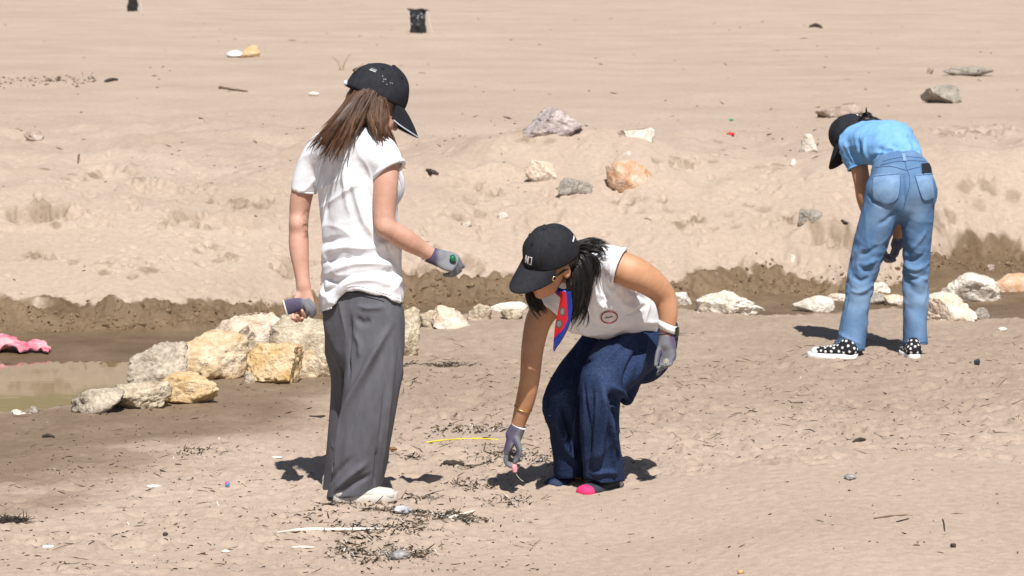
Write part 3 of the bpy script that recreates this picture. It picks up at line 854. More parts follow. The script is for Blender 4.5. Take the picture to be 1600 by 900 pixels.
        Q = np.concatenate(Q); Q = Q[(Q >= 0).all(1)]
        for _ in range(smooth): V = relax(V, Q)
        return V, Q
def relax(V, Q, lam=0.6):
    acc = np.zeros_like(V); cnt = np.zeros(len(V))
    for a in range(4):
        b = (a + 1) % 4
        for k in range(3):
            acc[:, k] += np.bincount(Q[:, a], V[Q[:, b], k], len(V)) + np.bincount(Q[:, b], V[Q[:, a], k], len(V))
        cnt += np.bincount(Q[:, a], minlength=len(V)) + np.bincount(Q[:, b], minlength=len(V))
    return V + lam * (acc / np.maximum(cnt, 1)[:, None] - V)
def normals(V, Q):
    a = np.cross(V[Q[:, 2]] - V[Q[:, 0]], V[Q[:, 3]] - V[Q[:, 1]])
    N = np.zeros_like(V)
    for c in range(4):
        for k in range(3): N[:, k] += np.bincount(Q[:, c], a[:, k], len(V))
    return N / np.maximum(np.linalg.norm(N, axis=1), 1e-12)[:, None]
def bvh_of(V, Q):
    return BVHTree.FromPolygons(V.tolist(), Q.tolist())
CAMV = Vector(CAM)
def hit(bvh, px, py):
    """point and normal where the line of sight through a picture pixel meets a mesh"""
    r = Vector(ray(px, py)).normalized()
    loc, nrm, i, d = bvh.ray_cast(CAMV, r)
    if loc is None:
        loc, nrm, i, d = bvh.find_nearest(CAMV + r * 12.3)
        q = bvh.find_nearest(CAMV + r * ((loc - CAMV).dot(r)))
        loc, nrm = q[0], q[1]
    return np.array(loc), np.array(nrm)
def folds(V, Q, lst, scale=1.0):
    """press cloth folds: each (picture polyline, width m, height m); negative height is a valley"""
    bv = bvh_of(V, Q); N = normals(V, Q)
    D = np.zeros(len(V))
    for poly, w, amp in lst:
        pp = crom(np.array(poly, float), 5)
        H = np.array([hit(bv, a, b)[0] for a, b in pp])
        for _ in range(2):
            H[1:-1] = (H[:-2] + H[1:-1] * 2 + H[2:]) / 4
        L_ = np.concatenate([[0], np.cumsum(np.linalg.norm(np.diff(H, axis=0), axis=1))])
        q = np.linspace(0, L_[-1], max(6, int(L_[-1] / (w * 0.16))))
        H = np.stack([np.interp(q, L_, H[:, c]) for c in range(3)], 1)
        j0 = np.arange(len(H)) 
        m = np.zeros(len(V), bool)
        lo = H.min(0) - 3 * w; hi = H.max(0) + 3 * w
        m = ((V > lo) & (V < hi)).all(1)
        ii = np.nonzero(m)[0]
        if not len(ii): continue
        dd = np.linalg.norm(V[ii][:, None, :] - H[None], axis=2)
        j = dd.argmin(1); dm = dd[np.arange(len(ii)), j]
        t = j / max(len(H) - 1, 1)
        tap = np.minimum(1, np.minimum(t, 1 - t) * 4 + 0.15)
        D[ii] += amp * scale * tap * np.exp(-(dm / w) ** 2)
    return V + N * D[:, None]
def wrinkle(V, Q, amp, freq, A=None, octv=3, ridged=False, seed=0.0):
    """noise folds; A is a 3x3 matrix stretching space so that folds run along one direction"""
    N = normals(V, Q)
    p = V if A is None else V @ np.asarray(A).T
    n = fbm3(p * freq + seed, octv)
    if ridged: n = 0.5 - np.abs(n) * 1.6
    return V + N * (amp * n)[:, None]
def creases(V, Q, amp, freq, dirs, seed=0.0, power=2.5, mask=None):
    """sharp cloth creases: ridged noise stretched along each of the given directions"""
    N = normals(V, Q); D = 0
    for k, (ax, st, wt) in enumerate(dirs):
        p = V @ along(ax, st).T * freq + seed + 31.7 * k
        p = p + 0.45 * np.stack([noise3(p * 0.6 + 5), noise3(p * 0.6 + 15), noise3(p * 0.6 + 25)], 1)
        r = np.clip(1 - np.abs(noise3(p)) * 2.4, 0, 1) ** power
        D = D + wt * r * sstep(-0.25, 0.35, noise3(V * freq * 0.35 + seed + 77 * k))
    if mask is not None: D = D * mask
    return V + N * (amp * (D - 0.25 * (1 if mask is None else mask)))[:, None]
def along(axis, s):
    """stretch matrix: noise varies s times slower along axis"""
    a = unit(axis); return np.eye(3) + (1.0 / s - 1.0) * np.outer(a, a)
def bounds(*lists, m=0.12):
    a = np.concatenate([np.asarray(l, float).reshape(-1, 3) for l in lists])
    return a.min(0) - m, a.max(0) + m
def rowcut(xs, ys):
    """cut away everything that would be seen below the given picture rows (a slanted hem)"""
    xs = np.array(xs, float); ys = np.array(ys, float)
    ta = np.tan(PITCH - np.arctan(-(ys - 450.0) / FPX))
    def f(X, Y, Z):
        px = 800 + FPX * X / (Y * 0.9945 + (CAM[2] - Z) * 0.1046)
        return (CAM[2] - np.interp(px, xs, ta) * Y - Z) * 0.95
    return f
def tube(pts, rad, sides=6, closed=False, sub=4):
    """swept tube -> V, F quads"""
    p = np.asarray(pts, float); r = np.full(len(p), rad, float) if np.isscalar(rad) else np.asarray(rad, float)
    if closed: 
        p = np.vstack([p, p[:1]]); r = np.append(r, r[0])
    al = crom(np.hstack([p, r[:, None]]), sub); p = al[:, :3]; r = al[:, 3]
    t = np.gradient(p, axis=0); t /= np.maximum(np.linalg.norm(t, axis=1), 1e-9)[:, None]
    ref = np.array([0.31, 0.17, 0.93]); u = np.cross(t, ref); u /= np.maximum(np.linalg.norm(u, axis=1), 1e-9)[:, None]
    w = np.cross(t, u)
    th = np.arange(sides) * 2 * np.pi / sides
    V = p[:, None] + r[:, None, None] * (u[:, None] * np.cos(th)[None, :, None] + w[:, None] * np.sin(th)[None, :, None])
    n = len(p); i = np.arange(n * sides).reshape(n, sides); j = np.roll(i, -1, 1)
    F = np.stack([i[:-1], j[:-1], j[1:], i[1:]], -1).reshape(-1, 4)
    return V.reshape(-1, 3), F
def joinm(parts):
    Vs, Fs, o = [], [], 0
    for V, F in parts:
        Vs.append(V); Fs.append(F + o); o += len(V)
    return np.concatenate(Vs), np.concatenate(Fs)
def patch(bvh, poly, off=0.003, step=2.0):
    """a thin piece of cloth lying on a mesh inside a picture polygon: V, F quads"""
    poly = np.array(poly, float)
    x0, y0 = poly.min(0); x1, y1 = poly.max(0)
    xs = np.arange(x0, x1 + step, step); ys = np.arange(y0, y1 + step, step)
    def inside(x, y):
        c = False; n = len(poly)
        for i in range(n):
            a, b = poly[i], poly[i - 1]
            if (a[1] > y) != (b[1] > y) and x < (b[0] - a[0]) * (y - a[1]) / (b[1] - a[1]) + a[0]: c = not c
        return c
    idx = {}; V = []; F = []
    for i in range(len(xs) - 1):
        for j in range(len(ys) - 1):
            if not inside((xs[i] + xs[i + 1]) / 2, (ys[j] + ys[j + 1]) / 2): continue
            q = []
            for (a, b) in ((i, j), (i, j + 1), (i + 1, j + 1), (i + 1, j)):
                if (a, b) not in idx:
                    p, n = hit(bvh, xs[a], ys[b]); idx[(a, b)] = len(V); V.append(p + n * off)
                q.append(idx[(a, b)])
            F.append(q)
    return np.array(V), np.array(F)
def seam(bvh, poly, rad=0.0016, off=0.0012):
    pp = crom(np.array(poly, float), 5)
    return tube([hit(bvh, a, b)[0] + hit(bvh, a, b)[1] * off for a, b in pp], rad, 5, sub=1)
def hand(fd, wrist, f, n, s, curls, k=0.006, scale=1.0, fat=1.0, spread=0.0, palm_k=0.012, thumb=((0.5, 0.5), (0.9, 0.2), (0.9, 0.1))):
    """palm + five fingers into a field. f: wrist->knuckles, n: palm faces n, s: towards the thumb; curls: per finger (mcp, pip, dip) radians"""
    f = unit(f); n = unit(n - f * (np.dot(n, f))); s0 = np.cross(n, f); s = s0 if np.dot(s0, s) > 0 else -s0
    g = scale
    W = np.asarray(wrist, float)
    fd.chain([W - f * 0.02 * g, W + f * 0.02 * g, W + f * 0.06 * g, W + f * 0.088 * g], [(0.026 * g * fat, 0.019 * g * fat), (0.033 * g * fat, 0.020 * g * fat), (0.041 * g * fat, 0.017 * g * fat), (0.039 * g * fat, 0.013 * g * fat)], u=s, k=palm_k, sub=3)
    offs = (0.029, 0.010, -0.010, -0.028); fw = (0.086, 0.091, 0.087, 0.078)
    lens = ((0.042, 0.026, 0.022), (0.046, 0.030, 0.023), (0.043, 0.028, 0.022), (0.034, 0.021, 0.019))
    tips = []
    for i in range(4):
        b = W + f * fw[i] * g + s * offs[i] * g
        a = 0.0; pts = [b - f * 0.012 * g, b]
        sp = spread * (1.5 - i) * 0.12
        for L, c in zip(lens[i], curls[i]):
            a += c
            dirv = unit((f + s * sp) * math.cos(a) + n * math.sin(a))
            pts.append(pts[-1] + dirv * L * g)
        r = 0.0088 * g * fat * (0.9 if i == 3 else 1.0)
        fd.chain(pts, [r * 1.08, r * 1.08, r * 1.0, r * 0.92, r * 0.82], u=s, k=k, sub=2)
        tips.append(pts[-1])
    b = W + f * 0.022 * g + s * 0.024 * g + n * 0.008 * g
    pts = [b]
    for (fs, cn), L in zip(thumb, (0.045, 0.034, 0.027)):
        dirv = unit(f * fs + s * (1 - fs) * 1.0 + n * cn)
        pts.append(pts[-1] + dirv * L * g)
    fd.chain(pts, [0.015 * g * fat, 0.0115 * g * fat, 0.0105 * g * fat, 0.0085 * g * fat], u=s, k=k * 1.4, sub=2)
    tips.append(pts[-1])
    return tips
def frame(fwd, up):
    f = unit(fwd); up = np.asarray(up, float); u = unit(up - f * np.dot(up, f)); r = np.cross(f, u)
    return np.stack([r, f, u])            # rows: right, forward, up
def head(fd, O, M, sc=1.0, k=0.012):
    """skull, jaw and face; O is the head centre, rows of M are right, forward, up"""
    def L(x, y, z): return O + (M[0] * x + M[1] * y + M[2] * z) * sc
    def E(c, rad, kk=k, mode='add', R=None): fd.ell(L(*c), M if R is None else R, [q * sc for q in rad], kk, mode)
    E((0, -0.012, 0.035), (0.074, 0.095, 0.088), 0.0)
    E((0, 0.030, -0.020), (0.062, 0.066, 0.085), 0.03)
    E((0, 0.048, -0.072), (0.040, 0.040, 0.036), 0.03)          # jaw
    E((0, 0.080, -0.094), (0.018, 0.014, 0.014), 0.018)         # chin
    E((0.030, 0.068, -0.030), (0.026, 0.022, 0.026), 0.016)     # cheeks
    E((-0.030, 0.068, -0.030), (0.026, 0.022, 0.026), 0.016)
    E((0, 0.083, 0.022), (0.050, 0.014, 0.014), 0.014)          # brow
    for s in (-1, 1):
        E((s * 0.031, 0.094, 0.002), (0.015, 0.012, 0.010), 0.010, 'sub')     # eye sockets
        E((s * 0.031, 0.083, 0.002), (0.012, 0.012, 0.011), 0.003)            # eyeballs
        E((s * 0.076, -0.008, -0.010), (0.010, 0.019, 0.030), 0.004)          # ears
        E((s * 0.084, -0.004, -0.008), (0.007, 0.010, 0.016), 0.003, 'sub')
    fd.chain([L(0, 0.088, 0.010), L(0, 0.104, -0.018), L(0, 0.110, -0.030)], [0.007 * sc, 0.009 * sc, 0.011 * sc], u=M[0], k=0.010, sub=3)
    for s in (-1, 1): E((s * 0.012, 0.097, -0.034), (0.009, 0.009, 0.007), 0.006)
    fd.chain([L(-0.022, 0.083, -0.058), L(0, 0.097, -0.055), L(0.022, 0.083, -0.058)], [0.0035 * sc, 0.0065 * sc, 0.0035 * sc], u=M[2], k=0.006, sub=3)
    fd.chain([L(-0.020, 0.082, -0.065), L(0, 0.095, -0.067), L(0.020, 0.082, -0.065)], [0.0035 * sc, 0.0075 * sc, 0.0035 * sc], u=M[2], k=0.006, sub=3)
def strands(guides, seed, rad=0.0011, npts=13, sides=3, curl=0.0, lock=7):
    """hair: guides are (3D polyline, spread at root, spread at tip, number of locks); each lock is a bundle of fine strands"""
    r = np.random.RandomState(seed); parts = []
    t = np.linspace(0, 1, npts)
    for poly, s0, s1, n in guides:
        base = crom(np.asarray(poly, float), 6)
        q = np.linspace(0, len(base) - 1, npts)
        base = np.stack([np.interp(q, np.arange(len(base)), base[:, k]) for k in range(3)], 1)
        for _ in range(n):
            o = r.normal(size=3); o /= max(1.0, np.linalg.norm(o) / 1.2)
            o2 = 0.8 * o + 0.45 * r.normal(size=3)
            ln = r.uniform(0.62, 1.08)
            ts = t * ln
            sm = ts * ts * (3 - 2 * np.clip(ts, 0, 1))
            off = o[None] * (s0 * (1 - sm))[:, None] + o2[None] * (s1 * sm)[:, None]
            ph = r.uniform(0, 6, 3); fr = r.uniform(2, 6, 3)
            wob = curl * np.sin(ts[:, None] * fr + ph) * ts[:, None]
            b2 = np.stack([np.interp(ts, t, base[:, k]) for k in range(3)], 1) + np.maximum(ts - 1, 0)[:, None] * (base[-1] - base[-2]) * (npts - 1)
            ctr = b2 + off + wob
            for j in range(lock):
                w = r.normal(size=3) * 0.0030
                fan = (1.0 - 0.8 * np.abs(ts - 0.15) ** 0.8) * 1.1
                fly = r.normal(size=3) * 0.004 * (r.rand() < 0.25)
                cut = 1.0 - 0.4 * r.rand() ** 2
                pt = ctr + w[None] * fan[:, None] + fly[None] * (t ** 2)[:, None]
                pt = np.stack([np.interp(t * cut, t, pt[:, k]) for k in range(3)], 1)
                parts.append(tube(pt, rad * r.uniform(0.7, 1.4) * np.clip(1.0 - t ** 4 * 0.9, 0.1, 1), sides, sub=1))
    V, F = joinm(parts)
    nv = npts * sides
    cl = np.repeat(r.uniform(0.72, 1.3, len(parts)), nv)[:, None] * np.ones((1, 3))
    return V, F, cl
# -- cap in head coordinates
CAP_A, CAP_B, CAP_Z, CAP_H = 0.086, 0.106, 0.022, 0.118
def crown_pt(al, t, off=0.0):
    """al: angle from the front (to the wearer's right positive), t 0 base .. 1 top"""
    prof = (1 - t ** 2.3) ** 0.52
    fr = 0.5 + 0.5 * math.cos(al)
    y = (CAP_B + off) * math.cos(al) * prof - 0.010 + 0.006 * fr * t
    x = (CAP_A + off) * math.sin(al) * prof
    z = CAP_Z + 0.014 * fr * (1 - t) - 0.008 * (1 - fr) * (1 - t) + (CAP_H + 0.008 * fr) * t + off * t
    return np.array([x, y, z])
def build_cap(parent, O, M, mat, sc=1.0, piping=None, droop=0.32, name='cap', bend=1.0):
    def W(p): return O + (M[0] * p[0] + M[1] * p[1] + M[2] * p[2]) * sc
    na, nt = 96, 22
    V = []; F = []
    for side, off in ((0, 0.0), (1, -0.004)):
        for j in range(nt):
            t = math.sin(j / (nt - 1) * math.pi / 2) if j < nt - 1 else 0.9995
            for i in range(na):
                al = 2 * math.pi * i / na
                g = min(abs(((al - (s + 0.5) * math.pi / 3 + math.pi) % (2 * math.pi)) - math.pi) for s in range(6))
                V.append(W(crown_pt(al, t, off - 0.0022 * math.exp(-(g / 0.035) ** 2) + 0.0015 * math.sin(al * 5 + t * 7))))
    for side in (0, 1):
        b = side * na * nt
        for j in range(nt - 1):
            for i in range(na):
                q = [b + j * na + i, b + j * na + (i + 1) % na, b + (j + 1) * na + (i + 1) % na, b + (j + 1) * na + i]
                F.append(q[::-1] if side == 0 else q)
    for i in range(na): F.append([i, (i + 1) % na, na * nt + (i + 1) % na, na * nt + i])
    cap = obj(name, mesh_np(name, np.array(V), np.array(F)), mat, parent)
    # visor
    nu, nv = 33, 12; V = []; F = []
    def brim(u, v, off):
        al = u * 1.06
        p = crown_pt(al, 0.0, 0.0015)
        ext = 0.088 * max(0.0, math.cos(u * 1.55)) ** 0.62
        p = p + np.array([0.04 * math.sin(al), 1.0, 0.0]) * ext * v * np.array([1, 1, 1])
        p[2] += 0.002 - droop * ext * v * (0.75 + 0.35 * v) - bend * (0.034 * (u ** 2) * v) + off
        return p
    for side, off in ((0, 0.0), (1, -0.0035)):
        for j in range(nv):
            for i in range(nu): V.append(W(brim(-1 + 2 * i / (nu - 1), j / (nv - 1), off)))
    for side in (0, 1):
        b = side * nu * nv
        for j in range(nv - 1):
            for i in range(nu - 1):
                q = [b + j * nu + i, b + j * nu + i + 1, b + (j + 1) * nu + i + 1, b + (j + 1) * nu + i]
                F.append(q[::-1] if side == 0 else q)
    for i in range(nu - 1):
        a = (nv - 1) * nu + i; F.append([a, a + nu * nv, a + nu * nv + 1, a + 1])
    vis = obj('visor', mesh_np('visor', np.array(V), np.array(F)), mat, cap)
    if piping is not None:
        pts = [W(brim(-0.98 + 1.96 * i / 24, 1.0, -0.0015)) for i in range(25)]
        v2, f2 = tube(pts, 0.0022 * sc, 6, sub=2)
        obj('visor_piping', mesh_np('visor_piping', v2, f2), piping, cap)
    v2, f2 = ICO[3]
    btn = W(crown_pt(0, 0.9995) + np.array([0, 0.0, 0.001]))
    obj('top_button', mesh_np('top_button', btn + (v2 * 0.0070 * sc) @ np.diag([1, 1, 0.5]) - M[2] * 0.003, f2), mat, cap)
    for s in range(6):                               # stitched eyelets
        al = s * math.pi / 3; c = W(crown_pt(al, 0.78, 0.0005)); c2 = W(crown_pt(al + 0.01, 0.78, 0.0005)); c3 = W(crown_pt(al, 0.79, 0.0005))
        a = unit(c2 - c); b = unit(c3 - c)
        ring = [c + (a * math.cos(q) + b * math.sin(q)) * 0.0045 * sc for q in np.linspace(0, 2 * math.pi, 10)[:-1]]
        v3, f3 = tube(ring, 0.0012 * sc, 5, closed=True, sub=1)
        obj('eyelet', mesh_np('eyelet', v3, f3), mat, cap)
    return cap, W
def on_crown(W, strokes, al0, t0, size, off=0.002, n=5):
    """flat print on the crown: strokes are quads (4 x 2) in emblem units; returns V, F"""
    parts = []
    for q in strokes:
        q = np.array(q, float); g = np.linspace(0, 1, n)
        V = []
        for a in g:
            for b in g:
                e = (q[0] * (1 - a) + q[1] * a) * (1 - b) + (q[3] * (1 - a) + q[2] * a) * b
                V.append(W(crown_pt(al0 - e[0] * size / CAP_B, t0 + e[1] * size / CAP_H, off)))
        i = np.arange(n * n).reshape(n, n)
        F = np.stack([i[:-1, :-1], i[:-1, 1:], i[1:, 1:], i[1:, :-1]], -1).reshape(-1, 4)
        parts.append((np.array(V), F))
    return joinm(parts)
def shoe_field(O, fwd, up, ln, wd, ht, vox=0.0035, collar=True):
    """upper of a low shoe: O heel-bottom centre"""
    M = frame(fwd, up)
    def L(x, y, z): return O + M[0] * x + M[1] * y + M[2] * z
    fd = Field(*bounds([L(0, 0, 0), L(0, ln, 0), L(0, 0, ht)], m=0.09), vox)
    w = wd / 2
    fd.chain([L(0, 0.035, ht * 0.42), L(0, ln * 0.35, ht * 0.42), L(0, ln * 0.62, ht * 0.36), L(0, ln - 0.026, ht * 0.30)],
             [(w * 0.80, ht * 0.50), (w * 0.84, ht * 0.52), (w * 1.0, ht * 0.40), (w * 0.86, ht * 0.32)], u=M[0], k=0.01)
    if collar: fd.chain([L(0, 0.045, ht * 0.5), L(0, 0.055, ht * 0.95)], [(w * 0.72, 0.040), (w * 0.66, 0.040)], u=M[0], k=0.02)
    return fd, L, M
def sole_mesh(L, ln, wd, z0, z1, toe=1.0):
    n = 48; V = []; F = []
    def outline(a):
        y = ln / 2 - math.cos(a) * ln / 2
        q = y / ln
        w = wd / 2 * (math.sin(a) ** 0.55 if math.sin(abs(a)) > 0 else 0) if 0 <= a <= math.pi else 0
        w *= 0.80 + 0.22 * math.exp(-((q - 0.68) / 0.25) ** 2)
        return w, y
    ring = []
    for i in range(n):
        a = 2 * math.pi * i / n
        if a <= math.pi: w, y = outline(a); ring.append((w, y))
        else: w, y = outline(2 * math.pi - a); ring.append((-w, y))
    lev = [(z0, 0.94), (z0 + 0.004, 1.0), ((z0 + z1) / 2, 1.01), (z1 - 0.003, 1.0), (z1, 0.95)]
    for z, s in lev:
        for x, y in ring: V.append(L(x * s, ln / 2 + (y - ln / 2) * (0.99 + 0.01 * s), z + 0.014 * max(0, (y / ln - 0.75)) ** 2 * 8 * toe))
    for j in range(len(lev) - 1):
        for i in range(n): F.append((j * n + i, j * n + (i + 1) % n, (j + 1) * n + (i + 1) % n, (j + 1) * n + i))
    F.append(tuple(range(n))[::-1]); F.append(tuple((len(lev) - 1) * n + i for i in range(n)))
    return polymesh('sole', V, F)

# ------------------------------------------------------------------ people: shared materials
M_SKIN1 = pmat('skin_fair', (0.47, 0.255, 0.185), (0.58, 0.345, 0.262), scale=11, detail=8, rough=0.58, bump=0.45, bscale=140, bdist=0.002, sss=0.12, spec=0.4)
M_SKIN2 = pmat('skin_tan', (0.43, 0.215, 0.115), (0.53, 0.285, 0.165), scale=11, detail=8, rough=0.55, bump=0.45, bscale=140, bdist=0.002, sss=0.10, spec=0.45)
M_WHITE = pmat('white_cotton', (0.74, 0.75, 0.795), (0.80, 0.81, 0.85), scale=20, rough=0.9, bump=0.35, bscale=26, bdist=0.006, spec=0.15)
M_TROUS = pmat('grey_twill', (0.092, 0.092, 0.108), (0.118, 0.118, 0.135), scale=30, rough=0.85, bump=0.4, bscale=420, bdist=0.002, spec=0.2, stretch=(1, 1, 0.35))
M_CAP = pmat('black_cotton_cap', (0.014, 0.015, 0.020), (0.021, 0.022, 0.028), scale=60, rough=0.82, bump=0.5, bscale=500, bdist=0.001, spec=0.25)
M_PRINT = pmat('white_thread', (0.82, 0.82, 0.82), (0.75, 0.75, 0.76), scale=200, rough=0.8)
M_PIPE = pmat('pale_piping', (0.55, 0.62, 0.74), (0.62, 0.68, 0.78), scale=100, rough=0.7)
M_GLOVE = pmat('knit_glove_lavender_grey', (1, 1, 1), (0.86, 0.86, 0.88), scale=240, rough=0.9, bump=0.7, bscale=380, bdist=0.002, usecol=True, spec=0.15)
M_CUFF = pmat('white_glove_edge', (0.78, 0.78, 0.76), (0.86, 0.86, 0.84), scale=200, rough=0.9)
M_SHOEW = pmat('off_white_shoe', (0.46, 0.43, 0.39), (0.56, 0.53, 0.49), scale=18, rough=0.7, bump=0.3, bscale=60, bdist=0.002)
M_SOLEW = pmat('off_white_rubber', (0.50, 0.46, 0.41), (0.60, 0.56, 0.51), scale=25, rough=0.6)
def hairmat(name, c1, c2, rough=0.35):
    return pmat(name, c1, c2, scale=9, detail=2, rough=rough, spec=0.5, usecol=True)
M_HAIRB = hairmat('brown_hair', (0.090, 0.042, 0.022), (0.175, 0.088, 0.046), 0.38)
M_HAIRK = hairmat('black_hair', (0.010, 0.008, 0.008), (0.020, 0.015, 0.013), 0.30)
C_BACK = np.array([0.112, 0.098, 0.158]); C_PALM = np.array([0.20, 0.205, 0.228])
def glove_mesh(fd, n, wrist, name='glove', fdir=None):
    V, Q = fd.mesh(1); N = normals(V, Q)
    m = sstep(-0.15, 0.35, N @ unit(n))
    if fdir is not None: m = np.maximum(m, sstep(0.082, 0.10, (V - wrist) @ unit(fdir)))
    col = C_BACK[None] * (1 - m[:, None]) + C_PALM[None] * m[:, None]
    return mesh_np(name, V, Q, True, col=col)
def simple(name, VF, mat, parent, smooth=True):
    return obj(name, mesh_np(name, VF[0], VF[1], smooth), mat, parent)
def ringpts(c, ax, r, u=(1, 0, 0), b=None, n=16):
    ax = unit(ax); u = np.asarray(u, float); u = unit(u - ax * (u @ ax)); v = np.cross(ax, u); b = b or r
    return [c + u * r * math.cos(q) + v * b * math.sin(q) for q in np.linspace(0, 2 * math.pi, n, endpoint=False)]

# ================================================================== woman standing in white T-shirt and grey trousers
def woman_standing():
    D = 12.12
    J = lambda x, y, dd=0.0: P(x, y, D + dd)
    foot = ground(563, 802)
    root = empty('person', (foot[0], foot[1] + 0.05, foot[2]))
    tag(root, 'person standing in a white T-shirt, wide grey trousers and black cap, looking down', 'person')
    us = np.array([0.74, -0.67, 0.0]); uf = np.array([0.67, 0.74, 0.0])
    inv = Matrix.Translation(-root.location)
    kids = []
    def add(name, me, mat, parent=None):
        o = obj(name, me, mat, parent or root)
        if parent is None: o.matrix_parent_inverse = inv
        kids.append(o); return o
    # ---- body
    hc = J(584, 168, 0.02); HM = frame((0.80, 0.30, -0.46), (0.40, 0.12, 0.9))
    Lsh, Rsh = J(492, 242, 0.12), J(601, 246, -0.12)
    larm = [J(492, 246, .12), J(480, 275, .13), J(470, 312, .14), J(467, 348, .14), J(467, 385, .12), J(471, 422, .10), J(474, 446, .09)]
    rarm = [J(598, 246, -.11), J(603, 275, -.13), J(601, 315, -.15), J(604, 352, -.16), J(634, 374, -.14), J(660, 390, -.11), J(676, 399, -.09)]
    fd = Field(*bounds(larm, rarm, [J(600, 90), J(560, 800), J(560, 800, .35), J(475, 500, .1)], m=0.10), 0.004)
    fd.chain([J(566, 500), J(565, 455), J(562, 380), J(557, 300), J(552, 245)], [(.12, .08), (.125, .085), (.12, .08), (.14, .085), (.135, .065)], u=us, k=0.0)
    fd.chain([J(551, 240), J(562, 205, .01), J(576, 180, .02)], [.062, .052, .052], k=0.03)
    head(fd, hc, HM)
    fd.chain(larm, [.050, .044, .041, .0355, .0375, .029, .0255], u=us, k=0.03)
    fd.ell(J(600, 356, -.175), np.eye(3), (.026, .026, .024), 0.03)
    fd.ell(J(464, 350, .115), np.eye(3), (.020, .026, .022), 0.03)
    fd.chain(rarm, [.054, .047, .043, .039, .039, .030, .0265], u=us, k=0.03)
    fd.chain([J(580, 520, -.03), J(578, 640, -.06), J(556, 775, -.05)], [.065, .05, .04], k=0.03)
    fd.chain([J(552, 520, .08), J(548, 630, .14), J(540, 755, .22)], [.065, .05, .04], k=0.03)
    # bare left hand, palm towards the camera, fingers curled round a folded glove
    hand(fd, J(475, 452, .085), J(478, 490, .07) - J(475, 452, .085), np.array([-0.25, -0.9, 0.15]), np.array([-1, 0, 0.0]),
         [(0.55, 0.9, 0.5), (0.75, 0.95, 0.5), (0.9, 1.0, 0.5), (0.9, 1.0, 0.5)], k=0.004, scale=0.93, thumb=((0.75, 0.35), (0.95, 0.5), (0.95, 0.5)))
    V, Q = fd.mesh(2)
    add('body', mesh_np('body', V, Q), M_SKIN1)
    # ---- T-shirt
    hemcut = rowcut([480, 500, 516, 528, 541, 560, 600, 627, 650], [492, 490, 486, 468, 455, 453, 464, 473, 474])
    shirt = [J(553, 214), J(552, 232), J(554, 270), J(558, 320), J(562, 370), J(564, 420), J(565, 452), J(566, 500)]
    fs = Field(*bounds(shirt, larm[:3], rarm[:3], m=0.22), 0.0042)
    fs.chain(shirt, [(.085, .060), (.150, .088), (.172, .106), (.172, .114), (.165, .116), (.168, .122), (.176, .128), (.182, .130)], u=us, k=0.0, cutfun=hemcut)
    fs.chain([J(512, 232, .09), J(493, 248, .12), J(480, 275, .13), J(475, 298, .135)], [.068, .056, .049, .047], u=us, k=0.03, cut1=True)
    fs.chain([J(575, 230, -.06), J(593, 242, -.10), J(604, 258, -.12), J(608, 266, -.125)], [.075, .075, .066, .063], u=us, k=0.03, cut1=True)
    fs.ell(J(604, 290, .05), np.stack([us, uf, [0, 0, 1]]), (.06, .075, .085), 0.05)
    # openings
    fs.chain([J(476, 285, .13), J(472, 310, .14)], [.036, .037], k=0.004, mode='sub', cut0=True)
    fs.chain([J(605, 259, -.123), J(612, 285, -.135)], [.053, .056], k=0.004, mode='sub', cut0=True)
    fs.chain([J(565, 462), J(567, 520)], [(.168, .116), (.178, .126)], u=us, k=0.004, mode='sub')
    fs.chain([J(556, 206, .0), J(560, 195, .01)], [.066, .072], k=0.006, mode='sub')
    V, Q = fs.mesh(2)
    V = wrinkle(V, Q, 0.008, 7.0, along((0.15, 0, 1), 2.2), 2, seed=3.0)
    lower = sstep(1.15, 0.85, V[:, 2])
    Vw = wrinkle(V, Q, 0.010, 9.5, along((1, -0.5, 0.32), 3.8), 2, True, seed=8.0)
    V = V + (Vw - V) * lower[:, None]
    V = folds(V, Q, [
        ([(560, 262), (556, 300), (570, 345), (590, 372)], .016, .012), ([(545, 255), (540, 300), (548, 340)], .014, .008),
        ([(520, 250), (512, 300), (508, 350)], .016, -.010), ([(575, 290), (585, 330), (598, 360)], .014, -.012),
        ([(505, 395), (540, 385), (580, 388), (618, 372)], .013, .014), ([(503, 410), (545, 402), (590, 402)], .011, -.013),
        ([(506, 432), (550, 412), (600, 412), (625, 420)], .012, .014), ([(508, 452), (545, 432), (600, 424), (625, 432)], .011, -.013),
        ([(520, 470), (545, 440), (590, 438), (620, 448)], .012, .011), ([(500, 385), (520, 375), (548, 372)], .012, -.010),
        ([(600, 380), (612, 400), (622, 425)], .010, -.009), ([(540, 210), (520, 235), (512, 265)], .012, .006),
        ([(590, 345), (610, 372), (622, 395)], .010, .010), ([(488, 262), (494, 290), (498, 330)], .012, -.008)], 0.75)
    V = creases(V, Q, 0.0075, 8.0, [((0.25, -.1, 1), 2.6, 1.0), ((1, -.6, .35), 3.0, 0.8)], 3.0)
    V = relax(V, Q, 0.3)
    sh = add('t_shirt', mesh_np('t_shirt', V, Q), M_WHITE)
    bsh = bvh_of(V, Q)
    # rolled cuffs, hem stitching
    c = J(608, 266, -.125); ax = J(608, 266, -.125) - J(593, 242, -.10)
    simple('sleeve_cuff', tube(ringpts(c, ax, .061, us), .0085, 8, True), M_WHITE, sh)
    c = J(475, 297, .135); ax = J(475, 298, .135) - J(480, 275, .13)
    simple('sleeve_cuff', tube(ringpts(c, ax, .0455, us), .0045, 8, True), M_WHITE, sh)
    simple('hem_seam', seam(bsh, [(543, 448), (562, 447), (600, 458), (624, 466)], .0013, .0006), M_WHITE, sh)
    # ---- trousers
    cuff = rowcut
    hips = [J(566, 440), J(567, 470), J(569, 505), J(571, 535)]
